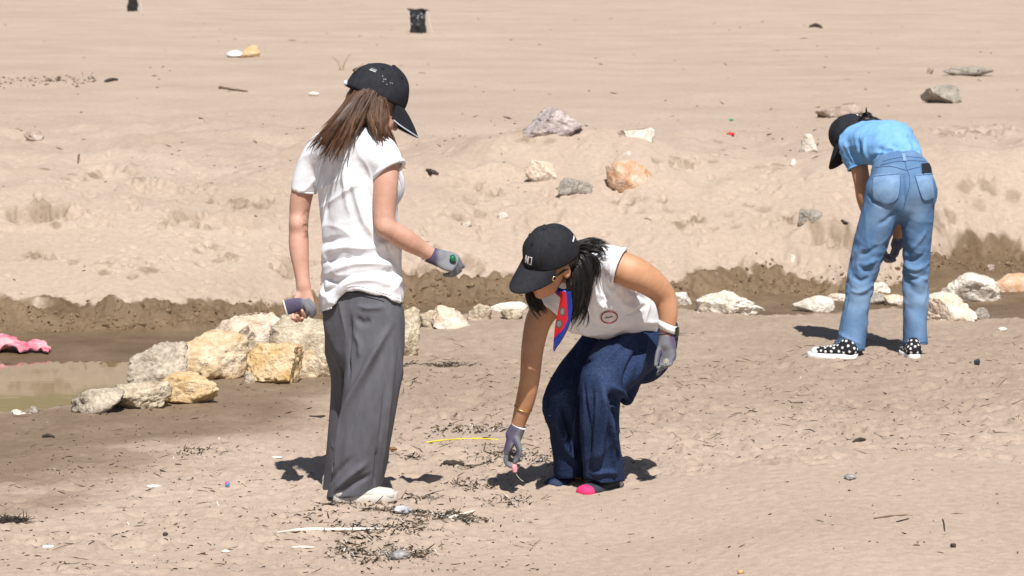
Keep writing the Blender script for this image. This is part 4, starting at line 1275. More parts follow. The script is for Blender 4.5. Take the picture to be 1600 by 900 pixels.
    rl = [J(586, 500, -.05), J(585, 545, -.07), J(580, 600, -.08), J(573, 650, -.08), J(565, 705, -.07), J(556, 755, -.05), J(550, 800, -.04)]
    ll = [J(546, 500, .08), J(546, 550, .10), J(549, 590, .13), J(546, 640, .15), J(541, 690, .18), J(537, 735, .22), J(535, 780, .26)]
    ft = Field(*bounds(hips, rl, ll, m=0.2), 0.0042)
    ft.chain(hips, [(.150, .100), (.165, .118), (.168, .124), (.155, .12)], u=us, k=0.0)
    ft.chain(ll, [(.095, .09), (.090, .085), (.078, .078), (.076, .078), (.072, .078), (.070, .08), (.070, .082)], u=us, k=0.03, cutfun=cuff([480, 520, 560], [772, 772, 770]))
    ft.chain(rl, [(.102, .1), (.102, .102), (.103, .103), (.104, .104), (.101, .105), (.100, .105), (.098, .105)], u=us, k=0.035, cutfun=cuff([490, 512, 555, 580, 596, 620], [779, 779, 777, 769, 759, 755]))
    ft.chain([J(555, 765, -.05), J(549, 810, -.04)], [(.076, .082), (.076, .082)], u=us, k=0.003, mode='sub')
    ft.chain([J(537, 755, .23), J(535, 790, .26)], [(.050, .058), (.050, .058)], u=us, k=0.003, mode='sub')
    V, Q = ft.mesh(2)
    V = wrinkle(V, Q, 0.006, 6.0, along((0.2, 0, 1), 3.0), 2, seed=1.0)
    V = folds(V, Q, [
        ([(612, 505), (588, 545), (560, 600), (540, 640), (530, 690), (522, 750)], .014, .021),
        ([(600, 545), (575, 600), (553, 650), (545, 700)], .016, -.009), ([(546, 490), (544, 540), (546, 590)], .012, -.016),
        ([(560, 478), (575, 482), (600, 480)], .010, .009), ([(556, 495), (566, 505), (580, 500)], .012, -.010), ([(553, 520), (562, 540), (560, 560)], .012, .009),
        ([(590, 700), (588, 735), (585, 762)], .006, -.012), ([(603, 600), (597, 660), (592, 700)], .008, -.006),
        ([(520, 770), (545, 745), (575, 722)], .013, .012), ([(528, 775), (555, 755), (580, 742)], .010, -.010), ([(515, 755), (530, 735), (550, 715)], .010, -.008),
        ([(525, 560), (535, 590), (530, 620)], .010, .008), ([(518, 690), (522, 730), (516, 760)], .008, .008), ([(618, 520), (612, 600), (604, 680), (597, 745)], .012, .006)])
    V = creases(V, Q, 0.009, 6.0, [((-.3, 0, 1), 3.8, 1.0), ((.5, 0, 1), 3.0, 0.6)], 1.0)
    V = relax(V, Q, 0.3)
    tr = add('trousers', mesh_np('trousers', V, Q), M_TROUS)
    btr = bvh_of(V, Q)
    simple('side_seam', seam(btr, [(618, 490), (615, 560), (606, 640), (594, 710), (588, 755)], .0012, .0004), M_TROUS, tr)
    simple('hem_seam', seam(btr, [(514, 778), (540, 778), (565, 772), (585, 760)], .0011, .0004), M_TROUS, tr)
    simple('waistband', seam(btr, [(545, 458), (565, 460), (600, 470)], .004, .001), M_TROUS, tr)
    # ---- shoes
    for (O, fw) in ((J(520, 790, -.105), (1.0, 0.08, 0)), (J(507, 778, .22), (0.72, 0.70, 0))):
        fw = unit(fw); O[2] = float(hgt(O[0] + .12, O[1])) + .003
        fdS, L, MM = shoe_field(O, fw, (0, 0, 1), 0.238, 0.088, 0.072, collar=False)
        Vs, Qs = fdS.mesh(2)
        s = add('shoe', mesh_np('shoe', Vs, Qs), M_SHOEW)
        obj('sole', sole_mesh(L, 0.242, 0.094, -0.004, 0.026), M_SOLEW, s)
    # ---- cap
    cap, W = build_cap(root, hc + HM[2] * 0.006 - HM[1] * 0.004, HM, M_CAP, 1.13, M_PIPE, droop=0.62, bend=1.15)
    cap.matrix_parent_inverse = inv; kids.append(cap)
    letters = []
    rr = random.Random(3)
    for i in range(5):                                   # small script lettering at the back of the crown
        x = i * 0.55
        letters += [[(x, 0), (x + .12, 0), (x + .22, .9), (x + .10, .9)], [(x + .1, .0), (x + .42, .12), (x + .42, .26), (x + .1, .14)]]
    simple('cap_lettering', on_crown(W, letters, math.pi * 0.80, 0.60, 0.011), M_PRINT, cap)
    sp = []
    for i in range(7):
        x, y = rr.uniform(-1.4, 1.4), rr.uniform(-.8, .8); sp.append([(x, y), (x + .12, y), (x + .12, y + .16), (x, y + .16)])
    simple('cap_flecks', on_crown(W, sp, math.pi * 0.55, 0.50, 0.016, n=2), M_PIPE, cap)
    bk = W(crown_pt(math.pi, 0.05, 0.004))
    V3, F3 = ICO[3]
    simple('back_strap_tab', (bk + V3 * np.array([.007, .010, .011]) * (1 + .3 * fbm3(V3 * 2, 2))[:, None], F3), M_PIPE, cap)
    # ---- hair
    g = []
    def gd(pts, a, b, n): g.append(([J(*p) for p in pts], a, b, n))
    gd([(570, 142, -.05), (548, 170, -.08), (527, 200, -.115), (507, 230, -.13), (497, 243, -.13)], .016, .017, 34)
    gd([(573, 146, -.07), (555, 175, -.10), (538, 208, -.135), (522, 236, -.15), (515, 249, -.15)], .016, .013, 34)
    gd([(580, 150, -.08), (565, 178, -.11), (552, 205, -.14), (541, 226, -.15)], .018, .022, 26)
    gd([(590, 155, -.09), (589, 178, -.12), (592, 205, -.145), (602, 224, -.155)], .014, .010, 26)
    gd([(599, 158, -.085), (603, 180, -.10), (601, 205, -.125), (605, 220, -.15)], .008, .008, 22)
    gd([(585, 154, -.09), (580, 182, -.12), (588, 208, -.145), (597, 226, -.16)], .014, .010, 20)
    gd([(606, 198, -.05), (617, 222, -.03), (625, 248, -.02), (630, 264, -.02)], .006, .005, 8)
    gd([(561, 137, -.01), (538, 170, -.03), (511, 206, -.06), (487, 232, -.08)], .012, .013, 36)
    gd([(563, 140, -.04), (541, 172, -.07), (515, 206, -.10), (490, 238, -.115)], .012, .010, 26)
    gd([(574, 146, -.08), (556, 190, -.15), (543, 230, -.16), (541, 249, -.165)], .006, .003, 3)
    gd([(560, 116, .0), (554, 110, -.01), (560, 103, 0), (572, 98, 0)], .002, .003, 1)
    Vh, Fh, Ch = strands(g, 5, 0.0009, 15, 3, 0.014, 12)
    add('hair', mesh_np('hair', Vh, Fh, col=Ch), M_HAIRB)
    # under-layer so that no scalp shows
    fh = Field(*bounds([hc], m=0.22), 0.005)
    fh.ell(hc - HM[1] * 0.040 + HM[2] * 0.01, HM, (.081, .070, .095), 0.0)
    fh.chain([J(574, 160, .0), J(552, 186, -.05), J(528, 212, -.085), J(512, 228, -.105)], [(.062, .05), (.060, .033), (.05, .016), (.036, .006)], u=us, k=0.03)
    fh.chain([J(596, 160, -.075), J(597, 188, -.085), J(600, 205, -.12)], [.022, .018, .010], k=0.015)
    Vh, Qh = fh.mesh(1); Vh = wrinkle(Vh, Qh, 0.004, 40, along((-.5, 0, 1), 6), 2)
    add('hair_underlayer', mesh_np('hair_underlayer', Vh, Qh, col=np.full((len(Vh), 3), .8)), M_HAIRB)
    # ---- glove on the right hand, fingers closed round a green bottle cap
    w0 = J(677, 400, -.09); f = J(706, 410, -.10) - w0
    fg = Field(*bounds([w0, w0 + unit(f) * .15], m=0.1), 0.003)
    n = np.array([0.25, 0.35, -0.9]); s = np.array([0.2, -0.2, 0.6])
    nn = np.array([0.30, 0.55, -0.75])
    tips = hand(fg, w0, f, nn, np.array([0.6, 0.2, 0.9]), [(0.95, 1.0, 0.5), (1.05, 1.1, 0.5), (1.1, 1.1, 0.5), (1.1, 1.1, 0.5)], k=0.006, scale=0.93, fat=1.16, thumb=((0.75, 0.3), (0.95, 0.5), (0.95, 0.4)))
    fg.chain([w0 - unit(f) * 0.022, w0 + unit(f) * 0.02], [(.032, .028), (.034, .028)], u=us, k=0.012, cut0=True)
    Vg, Qg = fg.mesh(1); Ng = normals(Vg, Qg)
    along_f = (Vg - w0) @ unit(f)
    m = sstep(0.012, 0.035, along_f + 0.012 * Ng[:, 2])
    gl = add('glove', mesh_np('glove', Vg, Qg, col=C_BACK[None] * 0.75 * (1 - m[:, None]) + C_PALM[None] * 1.1 * m[:, None]), M_GLOVE)
    simple('cuff_edge', tube(ringpts(w0 - unit(f) * 0.022, f, .031, us, .028), .0035, 6, True), M_CUFF, gl)
    simple_br = tube(ringpts(w0 - unit(f) * 0.036, f, .0285, us, .026), .002, 6, True)
    simple('bracelet', simple_br, M_PRINT, root).matrix_parent_inverse = inv
    # the things she holds
    cc = J(708, 404, -.12)
    V3, F3 = [], []
    ncap = 28
    axc = unit(np.array([0.9, -0.25, 0.35])); uc = unit(np.cross(axc, [0, 0, 1])); vc = np.cross(axc, uc)
    for (h, r) in ((-.007, .0135), (-.006, .0145), (.005, .0142), (.007, .0125), (.007, .0)):
        for i in range(ncap):
            q = 2 * math.pi * i / ncap; rr_ = r * (1 + (0.035 if i % 2 and r > .013 else 0))
            V3.append(cc + axc * h + (uc * math.cos(q) + vc * math.sin(q)) * rr_)
    for j in range(4):
        for i in range(ncap): F3.append((j * ncap + i, j * ncap + (i + 1) % ncap, (j + 1) * ncap + (i + 1) % ncap, (j + 1) * ncap + i))
    o = obj('bottle_cap', mesh_np('bottle_cap', np.array(V3), np.array(F3)), pmat('green_plastic', (0.004, 0.13, 0.05), (0.006, 0.17, 0.07), scale=60, rough=0.3, spec=0.5))
    tag(o, 'green bottle cap held in the gloved hand of the standing woman', 'bottle cap')
    # glove held folded in the bare left hand
    fg2 = Field(*bounds([J(445, 462, .03), J(500, 500, .03)], m=0.06), 0.0026)
    fg2.chain([J(446, 481, .03), J(466, 476, .03), J(482, 479, .035)], [(.030, .010), (.027, .013), (.02, .013)], u=(0, -.2, 1), k=0.0, cut0=True)
    fg2.chain([J(445, 481.5, .03), J(458, 479, .03)], [(.026, .0065), (.022, .006)], u=(0, -.2, 1), k=0.002, mode='sub')
    for (a, b) in (((482, 470), (491, 490)), ((478, 472), (487, 494)), ((476, 474), (480, 490))):
        fg2.chain([J(*a, .025), J((a[0] + b[0]) / 2 + 3, (a[1] + b[1]) / 2, .015), J(*b, .02)], [.010, .011, .008], k=0.004)
    Vg, Qg = fg2.mesh(1)
    pxs = to_px(Vg)[:, 0]; m = sstep(469, 474, pxs)
    o = obj('held_glove', mesh_np('held_glove', Vg, Qg, col=C_BACK[None] * (1 - m[:, None]) + C_PALM[None] * 0.9 * m[:, None]), M_GLOVE)
    tag(o, 'folded lavender-grey work glove held in a bare hand', 'glove')
    simple('cuff_edge', tube(ringpts(J(446, 481, .03), J(446, 481, .03) - J(466, 476, .03), .030, (0, -.2, 1), .0105), .0028, 6, True), M_CUFF, o)
    return root
woman_standing()

# ================================================================== woman crouching in white T-shirt and dark jeans
M_DENIMD = pmat('dark_blue_denim', (0.0050, 0.0105, 0.034), (0.024, 0.042, 0.102), scale=200, detail=5, rough=0.9, bump=0.5, bscale=450, bdist=0.0015, spec=0.15, contrast=(0.30, 0.70), usecol=True)
M_GOLD = pmat('gold_metal', (0.80, 0.55, 0.22), (0.85, 0.62, 0.30), scale=90, rough=0.28, metal=1.0)
M_DARKGLASS = pmat('dark_lens', (0.006, 0.006, 0.007), (0.010, 0.010, 0.011), scale=10, rough=0.12, spec=0.6)
M_LIP = pmat('lips', (0.45, 0.12, 0.10), (0.50, 0.15, 0.12), scale=60, rough=0.4)
M_WATCHW = pmat('white_watch_strap', (0.74, 0.74, 0.74), (0.80, 0.80, 0.80), scale=40, rough=0.45)
M_PINK = pmat('pink_plastic', (0.75, 0.30, 0.36), (0.80, 0.42, 0.46), scale=60, rough=0.5)
M_HOTPINK = pmat('hot_pink_mesh_shoe', (0.78, 0.035, 0.16), (0.85, 0.07, 0.22), scale=120, rough=0.65)
M_SHELL = pmat('pale_shell', (0.50, 0.48, 0.42), (0.14, 0.12, 0.10), scale=55, rough=0.5)
def woman_crouching():
    D = 12.42
    J = lambda x, y, dd=0.0: P(x, y, D + dd)
    foot = ground(945, 766)
    root = empty('person', (foot[0], foot[1], foot[2]))
    tag(root, 'person crouching in a white T-shirt and dark blue jeans, reaching to the sand', 'person')
    inv = Matrix.Translation(-root.location)
    def add(name, me, mat, parent=None):
        o = obj(name, me, mat, parent or root)
        if parent is None: o.matrix_parent_inverse = inv
        return o
    side = unit((0.72, -0.42, 0.50))          # across the shoulders towards her left
    hc = J(860, 412, -.36); HM = frame((-0.68, -0.54, -0.46), (-0.13, -0.50, 0.85))
    larm = [J(962, 414, -.20), J(985, 424, -.21), J(1012, 438, -.19), J(1036, 460, -.16), J(1043, 485, -.16), J(1043, 512, -.16), J(1043, 524, -.16)]
    rarm = [J(862, 470, -.12), J(842, 500, -.14), J(832, 545, -.16), J(828, 590, -.16), J(821, 625, -.14), J(812, 655, -.12), J(808, 668, -.11)]
    fd = Field(*bounds(larm, rarm, [J(850, 350, -.4), J(990, 520, .25), J(870, 640, -.1), J(890, 760, .1), J(945, 760, -.05), hc], m=0.12), 0.0042)
    fd.chain([J(1000, 520, .22), J(985, 500, .15), J(950, 470, .02), J(920, 440, -.10), J(905, 430, -.15)], [(.12, .10), (.12, .09), (.12, .085), (.115, .065), (.085, .05)], u=side, k=0.0)
    fd.chain([J(912, 432, -.15), J(893, 424, -.24), J(880, 420, -.30)], [.06, .052, .052], k=0.03)
    head(fd, hc, HM)
    fd.chain(larm, [.055, .063, .056, .045, .0385, .030, .028], u=side, k=0.03)
    fd.chain(rarm, [.058, .050, .0425, .038, .036, .0285, .0255], u=side, k=0.03)
    fd.chain([J(1000, 530, .18), J(962, 572, .0), J(942, 605, -.06), J(940, 680, -.03), J(945, 745, .0)], [.065, .055, .042, .036, .034], k=0.02, sub=3)
    fd.chain([J(970, 530, .22), J(905, 597, .10), J(884, 634, .07), J(889, 700, .12), J(895, 742, .15)], [.065, .055, .042, .036, .034], k=0.02, sub=3)
    V, Q = fd.mesh(2)
    b = add('body', mesh_np('body', V, Q), M_SKIN2)
    # ---- white T-shirt
    sp = [J(1004, 512, .22), J(985, 498, .15), J(962, 482, .07), J(938, 466, -.02), J(918, 450, -.10), J(903, 438, -.16), J(896, 432, -.20)]
    fs = Field(*bounds(sp, larm[:2], rarm[:2], m=0.22), 0.0042)
    fs.chain(sp, [(.135, .105), (.140, .115), (.148, .125), (.152, .128), (.150, .112), (.125, .085), (.075, .062)], u=side, k=0.0)
    fs.ell(J(905, 488, -.10), np.eye(3), (.075, .085, .075), 0.06)        # hanging front
    fs.ell(J(935, 500, -.02), np.eye(3), (.085, .09, .062), 0.05)
    fs.chain([J(935, 428, -.14), J(950, 415, -.18), J(962, 414, -.205), J(968, 416, -.21)], [.082, .080, .074, .071], u=side, k=0.03, cut1=True)
    fs.chain([J(885, 455, -.14), J(868, 468, -.13), J(856, 482, -.135)], [.075, .070, .064], u=side, k=0.03, cut1=True)
    fs.chain([J(965, 415, -.205), J(990, 424, -.22)], [.0655, .066], k=0.004, mode='sub', cut0=True)
    fs.chain([J(862, 475, -.133), J(846, 500, -.14)], [.056, .056], k=0.004, mode='sub', cut0=True)
    V, Q = fs.mesh(2)
    V = wrinkle(V, Q, 0.008, 9.0, along((0.5, 0.3, -0.8), 3.0), 2, seed=5.0)
    V = folds(V, Q, [
        ([(930, 420), (928, 450), (936, 475), (960, 482)], .012, .014), ([(940, 415), (942, 445), (952, 465), (972, 470)], .011, -.013),
        ([(922, 440), (918, 470), (926, 500), (940, 515)], .012, -.010), ([(912, 450), (908, 480), (915, 510)], .012, .010),
        ([(955, 455), (975, 478), (1000, 480)], .012, .010), ([(965, 500), (985, 490), (1010, 478)], .010, -.010),
        ([(895, 500), (915, 520), (945, 522)], .010, .008), ([(950, 395), (940, 405), (936, 420)], .008, .008), ([(957, 452), (948, 440), (946, 425)], .008, -.008),
        ([(870, 470), (876, 490), (886, 508)], .010, -.008), ([(905, 520), (910, 505), (908, 490)], .008, .008), ([(980, 450), (1000, 462), (1016, 472)], .010, -.008)])
    V = creases(V, Q, 0.0075, 8.5, [((.3, .2, 1), 2.6, 1.0), ((1, .3, -.5), 3.0, 0.8)], 13.0)
    V = relax(V, Q, 0.3)
    sh = add('t_shirt', mesh_np('t_shirt', V, Q), M_WHITE)
    bsh = bvh_of(V, Q)
    c = J(967, 415.5, -.21); ax = J(990, 424, -.22) - J(965, 415, -.205)
    simple('sleeve_cuff', tube(ringpts(c, ax, .069, side), .0065, 8, True), M_WHITE, sh)
    # round badge
    def ellp(cx, cy, rx, ry, n=40, rot=-0.06): return [(cx + rx * math.cos(q) * math.cos(rot) - ry * math.sin(q) * math.sin(rot), cy + rx * math.cos(q) * math.sin(rot) + ry * math.sin(q) * math.cos(rot)) for q in np.linspace(0, 2 * math.pi, n, endpoint=False)]
    bad = simple('badge', patch(bsh, ellp(951, 494.5, 13.5, 10), .004, 0.7), pmat('badge_white', (0.62, 0.60, 0.60), (0.70, 0.68, 0.68), scale=60, rough=0.5), sh)
    ring = [hit(bsh, x, y)[0] + hit(bsh, x, y)[1] * .0045 for x, y in ellp(951, 494.5, 12.4, 9.0, 30)]
    simple('badge_ring', tube(ring, .0026, 6, True, 2), pmat('badge_red', (0.30, 0.03, 0.05), (0.36, 0.04, 0.06), scale=80, rough=0.5), sh)
    sc = []
    for i in range(6):
        x = 944.5 + i * 2.2; h = (2.2, 3.4, 2.0, 2.4, 3.2, 2.0)[i]
        sc.append([(x, 496.5 - 0.2 * i), (x + 0.8, 496.5 - h - 0.2 * i), (x + 1.7, 496 - 0.2 * i)])
    simple('badge_lettering', joinm([seam(bsh, q, .0007, .0048) for q in sc]), pmat('badge_ink', (0.03, 0.03, 0.03), (0.05, 0.05, 0.05), scale=60, rough=0.6), sh)
    # ---- jeans
    nl = [J(1003, 522, .20), J(985, 545, .10), J(962, 570, -.02), J(942, 600, -.10), J(937, 635, -.10), J(938, 680, -.06), J(942, 720, -.02), J(946, 775, .0)]
    fl = [J(968, 525, .22), J(937, 560, .15), J(905, 595, .08), J(882, 628, .04), J(884, 660, .06), J(889, 700, .10), J(893, 735, .13), J(896, 775, .16)]
    fj = Field(*bounds(nl, fl, [J(1020, 490, .2), J(900, 520, .2)], m=0.22), 0.0045)
    fj.chain([J(998, 500, .17), J(1002, 522, .22), J(1000, 548, .26)], [(.13, .115), (.15, .135), (.13, .125)], u=side, k=0.0)
    fj.chain(fl, [(.115, .11), (.105, .105), (.096, .10), (.082, .092), (.066, .084), (.064, .09), (.064, .10), (.066, .108)], u=(1, -.3, 0), k=0.02, cutfun=rowcut([840, 870, 900, 940], [748, 748, 747, 746]))
    fj.chain(nl, [(.125, .12), (.116, .112), (.104, .102), (.086, .094), (.074, .092), (.070, .098), (.072, .104), (.078, .112)], u=(1, -.3, 0), k=0.008, cutfun=rowcut([880, 917, 940, 968, 1000], [748, 748, 756, 753, 748]))
    fj.chain([J(990, 560, .12), J(982, 595, .06), J(978, 622, .03)], [(.06, .06), (.05, .05), (.03, .03)], k=0.04)     # slack under the thigh
    fj.chain([J(942, 725, -.02), J(946, 790, .0)], [(.062, .094), (.070, .102)], u=(1, -.3, 0), k=0.003, mode='sub', cut0=True)
    fj.chain([J(893, 728, .125), J(897, 790, .16)], [(.055, .088), (.057, .096)], u=(1, -.3, 0), k=0.003, mode='sub', cut0=True)
    V, Q = fj.mesh(2)
    V = wrinkle(V, Q, 0.006, 7.0, along((0.1, 0, 1), 2.5), 2, seed=2.0)
    V = folds(V, Q, [
        ([(938, 590), (945, 630), (940, 680), (930, 735)], .014, .016), ([(925, 600), (922, 650), (920, 720)], .012, -.014),
        ([(955, 620), (965, 670), (970, 730)], .014, -.014), ([(950, 600), (968, 612), (985, 625)], .012, .016), ([(950, 615), (968, 632), (980, 645)], .012, -.016),
        ([(1000, 545), (985, 570), (975, 600)], .012, -.012), ([(1010, 520), (1003, 560), (990, 600)], .010, .010), ([(985, 520), (960, 550), (935, 580)], .014, .008),
        ([(870, 620), (872, 660), (884, 700), (908, 730)], .012, .012), ([(880, 630), (890, 670), (902, 705)], .011, -.014), ([(855, 630), (862, 650), (870, 662)], .010, .010),
        ([(900, 540), (892, 570), (880, 600)], .012, -.008), ([(905, 570), (895, 585), (893, 600)], .008, .010), ([(975, 640), (972, 690), (968, 735)], .010, .010), ([(925, 742), (945, 738), (965, 740)], .010, .008),
        ([(912, 600), (916, 660), (918, 740)], .009, -.012), ([(895, 600), (880, 612), (858, 625)], .010, .009), ([(930, 560), (905, 575), (890, 590)], .010, -.010), ([(948, 640), (955, 690), (958, 740)], .010, .012)], 1.7)
    V = creases(V, Q, 0.006, 6.5, [((-.15, 0, 1), 3.0, 1.0), ((.8, 0, .6), 3.0, 0.7)], 21.0)
    V = relax(V, Q, 0.3)
    pj = to_px(V)                                        # denim worn paler on the knees and down the shin fronts
    wear = 0.9 * np.exp(-(((pj[:, 0] - 938) / 22) ** 2 + ((pj[:, 1] - 605) / 45) ** 2)) + 0.8 * np.exp(-(((pj[:, 0] - 872) / 18) ** 2 + ((pj[:, 1] - 628) / 30) ** 2)) + 0.5 * np.exp(-(((pj[:, 0] - 942) / 22) ** 2 + ((pj[:, 1] - 715) / 50) ** 2)) + 0.5 * np.exp(-(((pj[:, 0] - 985) / 30) ** 2 + ((pj[:, 1] - 545) / 30) ** 2))
    wear = np.clip(wear * (0.8 + 0.5 * fbm3(V * 14, 3)), 0, 1.2)[:, None]
    je = add('jeans', mesh_np('jeans', V, Q, col=(1 + wear * np.array([1.5, 1.2, 0.85]))), M_DENIMD)
    bj = bvh_of(V, Q)
    M_ST = pmat('denim_stitch', (0.018, 0.032, 0.075), (0.03, 0.05, 0.11), scale=200, rough=0.9)
    simple('hem_seam', seam(bj, [(919, 737), (940, 745), (966, 742)], .0013, .0003), M_ST, je)
    # ---- shoes
    a = J(962, 758, .02); tpt = J(922, 766, -.06)
    for k, (hx, hy, hd, tx, ty, td) in enumerate(((968, 757, .05, 920, 768, -.09), (912, 750, .24, 884, 748, .14))):
        A = J(hx, hy, hd); B = J(tx, ty, td); B[2] = A[2]
        fw = unit(B - A)
        fS, L, MM = shoe_field(A - np.array([0, 0, .024 if k == 0 else .012]), fw, (0, 0, 1), 0.235, 0.092, 0.075, collar=False)
        Vs, Qs = fS.mesh(2)
        if k == 0:
            t = (Vs - A) @ fw; m = sstep(.196, .201, t)
            cl = np.array([.035, .04, .06])[None] * (1 - m[:, None]) + np.array([.80, .04, .17])[None] * m[:, None]
            hl = sstep(.045, .04, t); cl = cl * (1 - hl[:, None]) + np.array([.6, .58, .60])[None] * hl[:, None]
        else:
            cl = np.tile(np.array([.02, .035, .09]), (len(Vs), 1))
        s = add('shoe', mesh_np('shoe', Vs, Qs, col=cl), pmat('running_shoe', (1, 1, 1), (.85, .85, .85), scale=140, rough=0.7, usecol=True, bump=0.4, bscale=200, bdist=0.002))
        obj('sole', sole_mesh(L, 0.240, 0.094, -0.008, 0.010), pmat('dark_rubber', (.012, .014, .022), (.02, .022, .03), scale=40, rough=.7), s)
    # ---- cap with its emblem
    cap, W = build_cap(root, hc + HM[2] * 0.004, HM, M_CAP, 1.08, None, droop=0.42, bend=0.9)
    cap.matrix_parent_inverse = inv
    n1 = [[(-.62, -.5), (-.38, -.5), (-.22, .5), (-.46, .5)], [(-.46, .5), (-.22, .5), (.10, -.5), (-.14, -.5)], [(-.14, -.5), (.10, -.5), (.26, .5), (.02, .5)],
          [(.20, -.5), (.62, -.5), (.64, -.36), (.22, -.36)], [(.50, -.5), (.62, -.5), (.80, .5), (.68, .5)], [(.36, .38), (.78, .38), (.80, .5), (.38, .5)]]
    flip = [[(-q[0], q[1]) for q in s] for s in n1]
    simple('cap_emblem', on_crown(W, n1, 0.0, 0.34, 0.031, off=0.0026), M_PRINT, cap)
    simple('side_lettering', on_crown(W, [[(-.5, -.12), (.5, -.12), (.5, .12), (-.5, .12)], [(.55, -.12), (.75, -.12), (.75, .12), (.55, .12)], [(-.9, -.12), (-.6, -.12), (-.6, .12), (-.9, .12)]], -2.35, 0.50, 0.026, off=0.002), M_PRINT, cap)
    # ---- sunglasses, earring
    def H(x, y, z): return hc + HM[0] * x + HM[1] * y + HM[2] * z
    gl = empty('sunglasses'); gl.parent = root; gl.matrix_parent_inverse = inv
    gl.location = hc
    ginv = Matrix.Translation(-gl.location)
    def gadd(name, VF, mat):
        o = simple(name, VF, mat, gl); o.matrix_parent_inverse = Matrix.Identity(4); o.location = -Vector(hc); return o
    for s in (-1, 1):
        ell = [H(s * (.032 + .027 * math.cos(q)), .103 - .012 * abs(math.cos(q)) * (1 if s * math.cos(q) > 0 else .2), .002 + .023 * math.sin(q)) for q in np.linspace(0, 2 * math.pi, 20, endpoint=False)]
        cen = H(s * .032, .106, .002)
        Vl = np.array(ell + [cen]); Fl = np.array([[i, (i + 1) % 20, 20] for i in range(20)])
        gadd('lens', (Vl, Fl), M_DARKGLASS)
        gadd('rim', tube(ell, .0026, 6, True, 2), M_DARKGLASS)
        gadd('temple', tube([H(s * .060, .092, .006), H(s * .076, .060, .008), H(s * .080, .020, .008), H(s * .080, -.012, .004)], .0042, 6), M_DARKGLASS)
        c = H(s * .0805, .062, .006)
        gadd('hinge_ornament', tube(ringpts(c, HM[0], .0085, HM[1]), .0024, 6, True), M_GOLD)
    gadd('bridge', tube([H(-.007, .106, .006), H(0, .110, .009), H(.007, .106, .006)], .002, 6), M_DARKGLASS)
    # ---- lips
    fl_ = Field(*bounds([H(0, .09, -.06)], m=0.05), 0.0018)
    fl_.chain([H(-.019, .0845, -.058), H(0, .0995, -.056), H(.019, .0845, -.058)], [.0025, .0060, .0025], u=HM[2], k=0.0, sub=4)
    fl_.chain([H(-.018, .0835, -.064), H(0, .0975, -.067), H(.018, .0835, -.064)], [.0025, .0068, .0025], u=HM[2], k=0.003, sub=4)
    Vl, Ql = fl_.mesh(1); add('lips', mesh_np('lips', Vl, Ql), M_LIP)
    # ---- hair
    g = []
    def gd(pts, a, b, n): g.append(([J(*p) for p in pts], a, b, n))
    gd([(896, 396, -.31), (910, 400, -.32), (920, 425, -.335), (917, 455, -.34), (909, 485, -.34), (900, 503, -.34)], .011, .013, 34)
    gd([(896, 404, -.33), (904, 415, -.35), (910, 445, -.365), (906, 475, -.37), (897, 500, -.37)], .009, .013, 34)
    gd([(896, 410, -.35), (899, 430, -.37), (899, 460, -.38), (895, 490, -.38), (889, 508, -.375)], .006, .012, 28)
    gd([(894, 388, -.29), (912, 383, -.285), (932, 381, -.28), (948, 388, -.275)], .009, .010, 34)
    gd([(894, 394, -.30), (918, 388, -.31), (938, 390, -.315), (945, 402, -.315)], .009, .012, 26)
    gd([(894, 398, -.31), (912, 396, -.32), (928, 405, -.325), (932, 430, -.33), (926, 450, -.335)], .010, .010, 26)
    gd([(892, 384, -.28), (905, 378, -.275), (928, 375, -.27), (952, 380, -.265)], .004, .004, 5)
    gd([(838, 440, -.33), (828, 457, -.34), (832, 475, -.33), (845, 490, -.32)], .010, .008, 24)
    gd([(845, 442, -.32), (838, 462, -.33), (844, 480, -.32), (851, 488, -.31)], .009, .006, 18)
    gd([(912, 440, -.37), (917, 470, -.36), (918, 490, -.36), (913, 508, -.35)], .004, .003, 3)
    gd([(890, 428, -.37), (888, 450, -.38), (892, 480, -.385), (897, 498, -.38)], .003, .006, 6)
    Vh, Fh, Ch = strands(g, 9, 0.0010, 13, 3, 0.011, 12)
    add('hair', mesh_np('hair', Vh, Fh, col=Ch), M_HAIRK)
    fh = Field(*bounds([hc, J(930, 400, -.3), J(900, 500, -.35)], m=0.13), 0.005)
    fh.ell(hc - HM[1] * 0.055 + HM[2] * 0.004, HM, (.078, .060, .094), 0.0)
    fh.chain([J(897, 402, -.29), J(913, 405, -.29), J(914, 435, -.30), (J(908, 470, -.32)), J(900, 492, -.33)], [.030, .035, .032, .024, .010], k=0.03)
    fh.chain([J(842, 440, -.30), J(834, 462, -.30), J(843, 484, -.29)], [.022, .018, .008], k=0.02)
    Vh, Qh = fh.mesh(1); Vh = wrinkle(Vh, Qh, 0.004, 40, along((.1, 0, 1), 6), 2)
    add('hair_underlayer', mesh_np('hair_underlayer', Vh, Qh, col=np.full((len(Vh), 3), .8)), M_HAIRK)
    # ---- neckerchief
    def sheet(rows, n=9):
        V = []; F = []
        for j, (a_, b_, bulge) in enumerate(rows):
            for i in range(n):
                t = i / (n - 1)
                V.append(a_ * (1 - t) + b_ * t + np.array([0, -1, 0]) * (bulge * math.sin(t * math.pi) + 0.004 * math.sin(t * 7 + j * 0.08)))
        for j in range(len(rows) - 1):
            for i in range(n - 1): F.append((j * n + i, j * n + i + 1, (j + 1) * n + i + 1, (j + 1) * n + i))
        V = np.array(V); F = np.array(F)
        N_ = normals(V, F); m = len(V)
        V2 = np.concatenate([V, V - N_ * 0.0016]); F2 = np.concatenate([F, F[:, ::-1] + m])
        return V2, F2
    rows = []
    prof = [(455, 874, 892), (465, 876, 893), (478, 874, 894), (492, 871, 893), (506, 868, 890), (520, 866.5, 884), (534, 865.5, 876), (542, 865, 870), (548, 865.2, 866.5)]
    pr = crom(np.array(prof, float), 7)
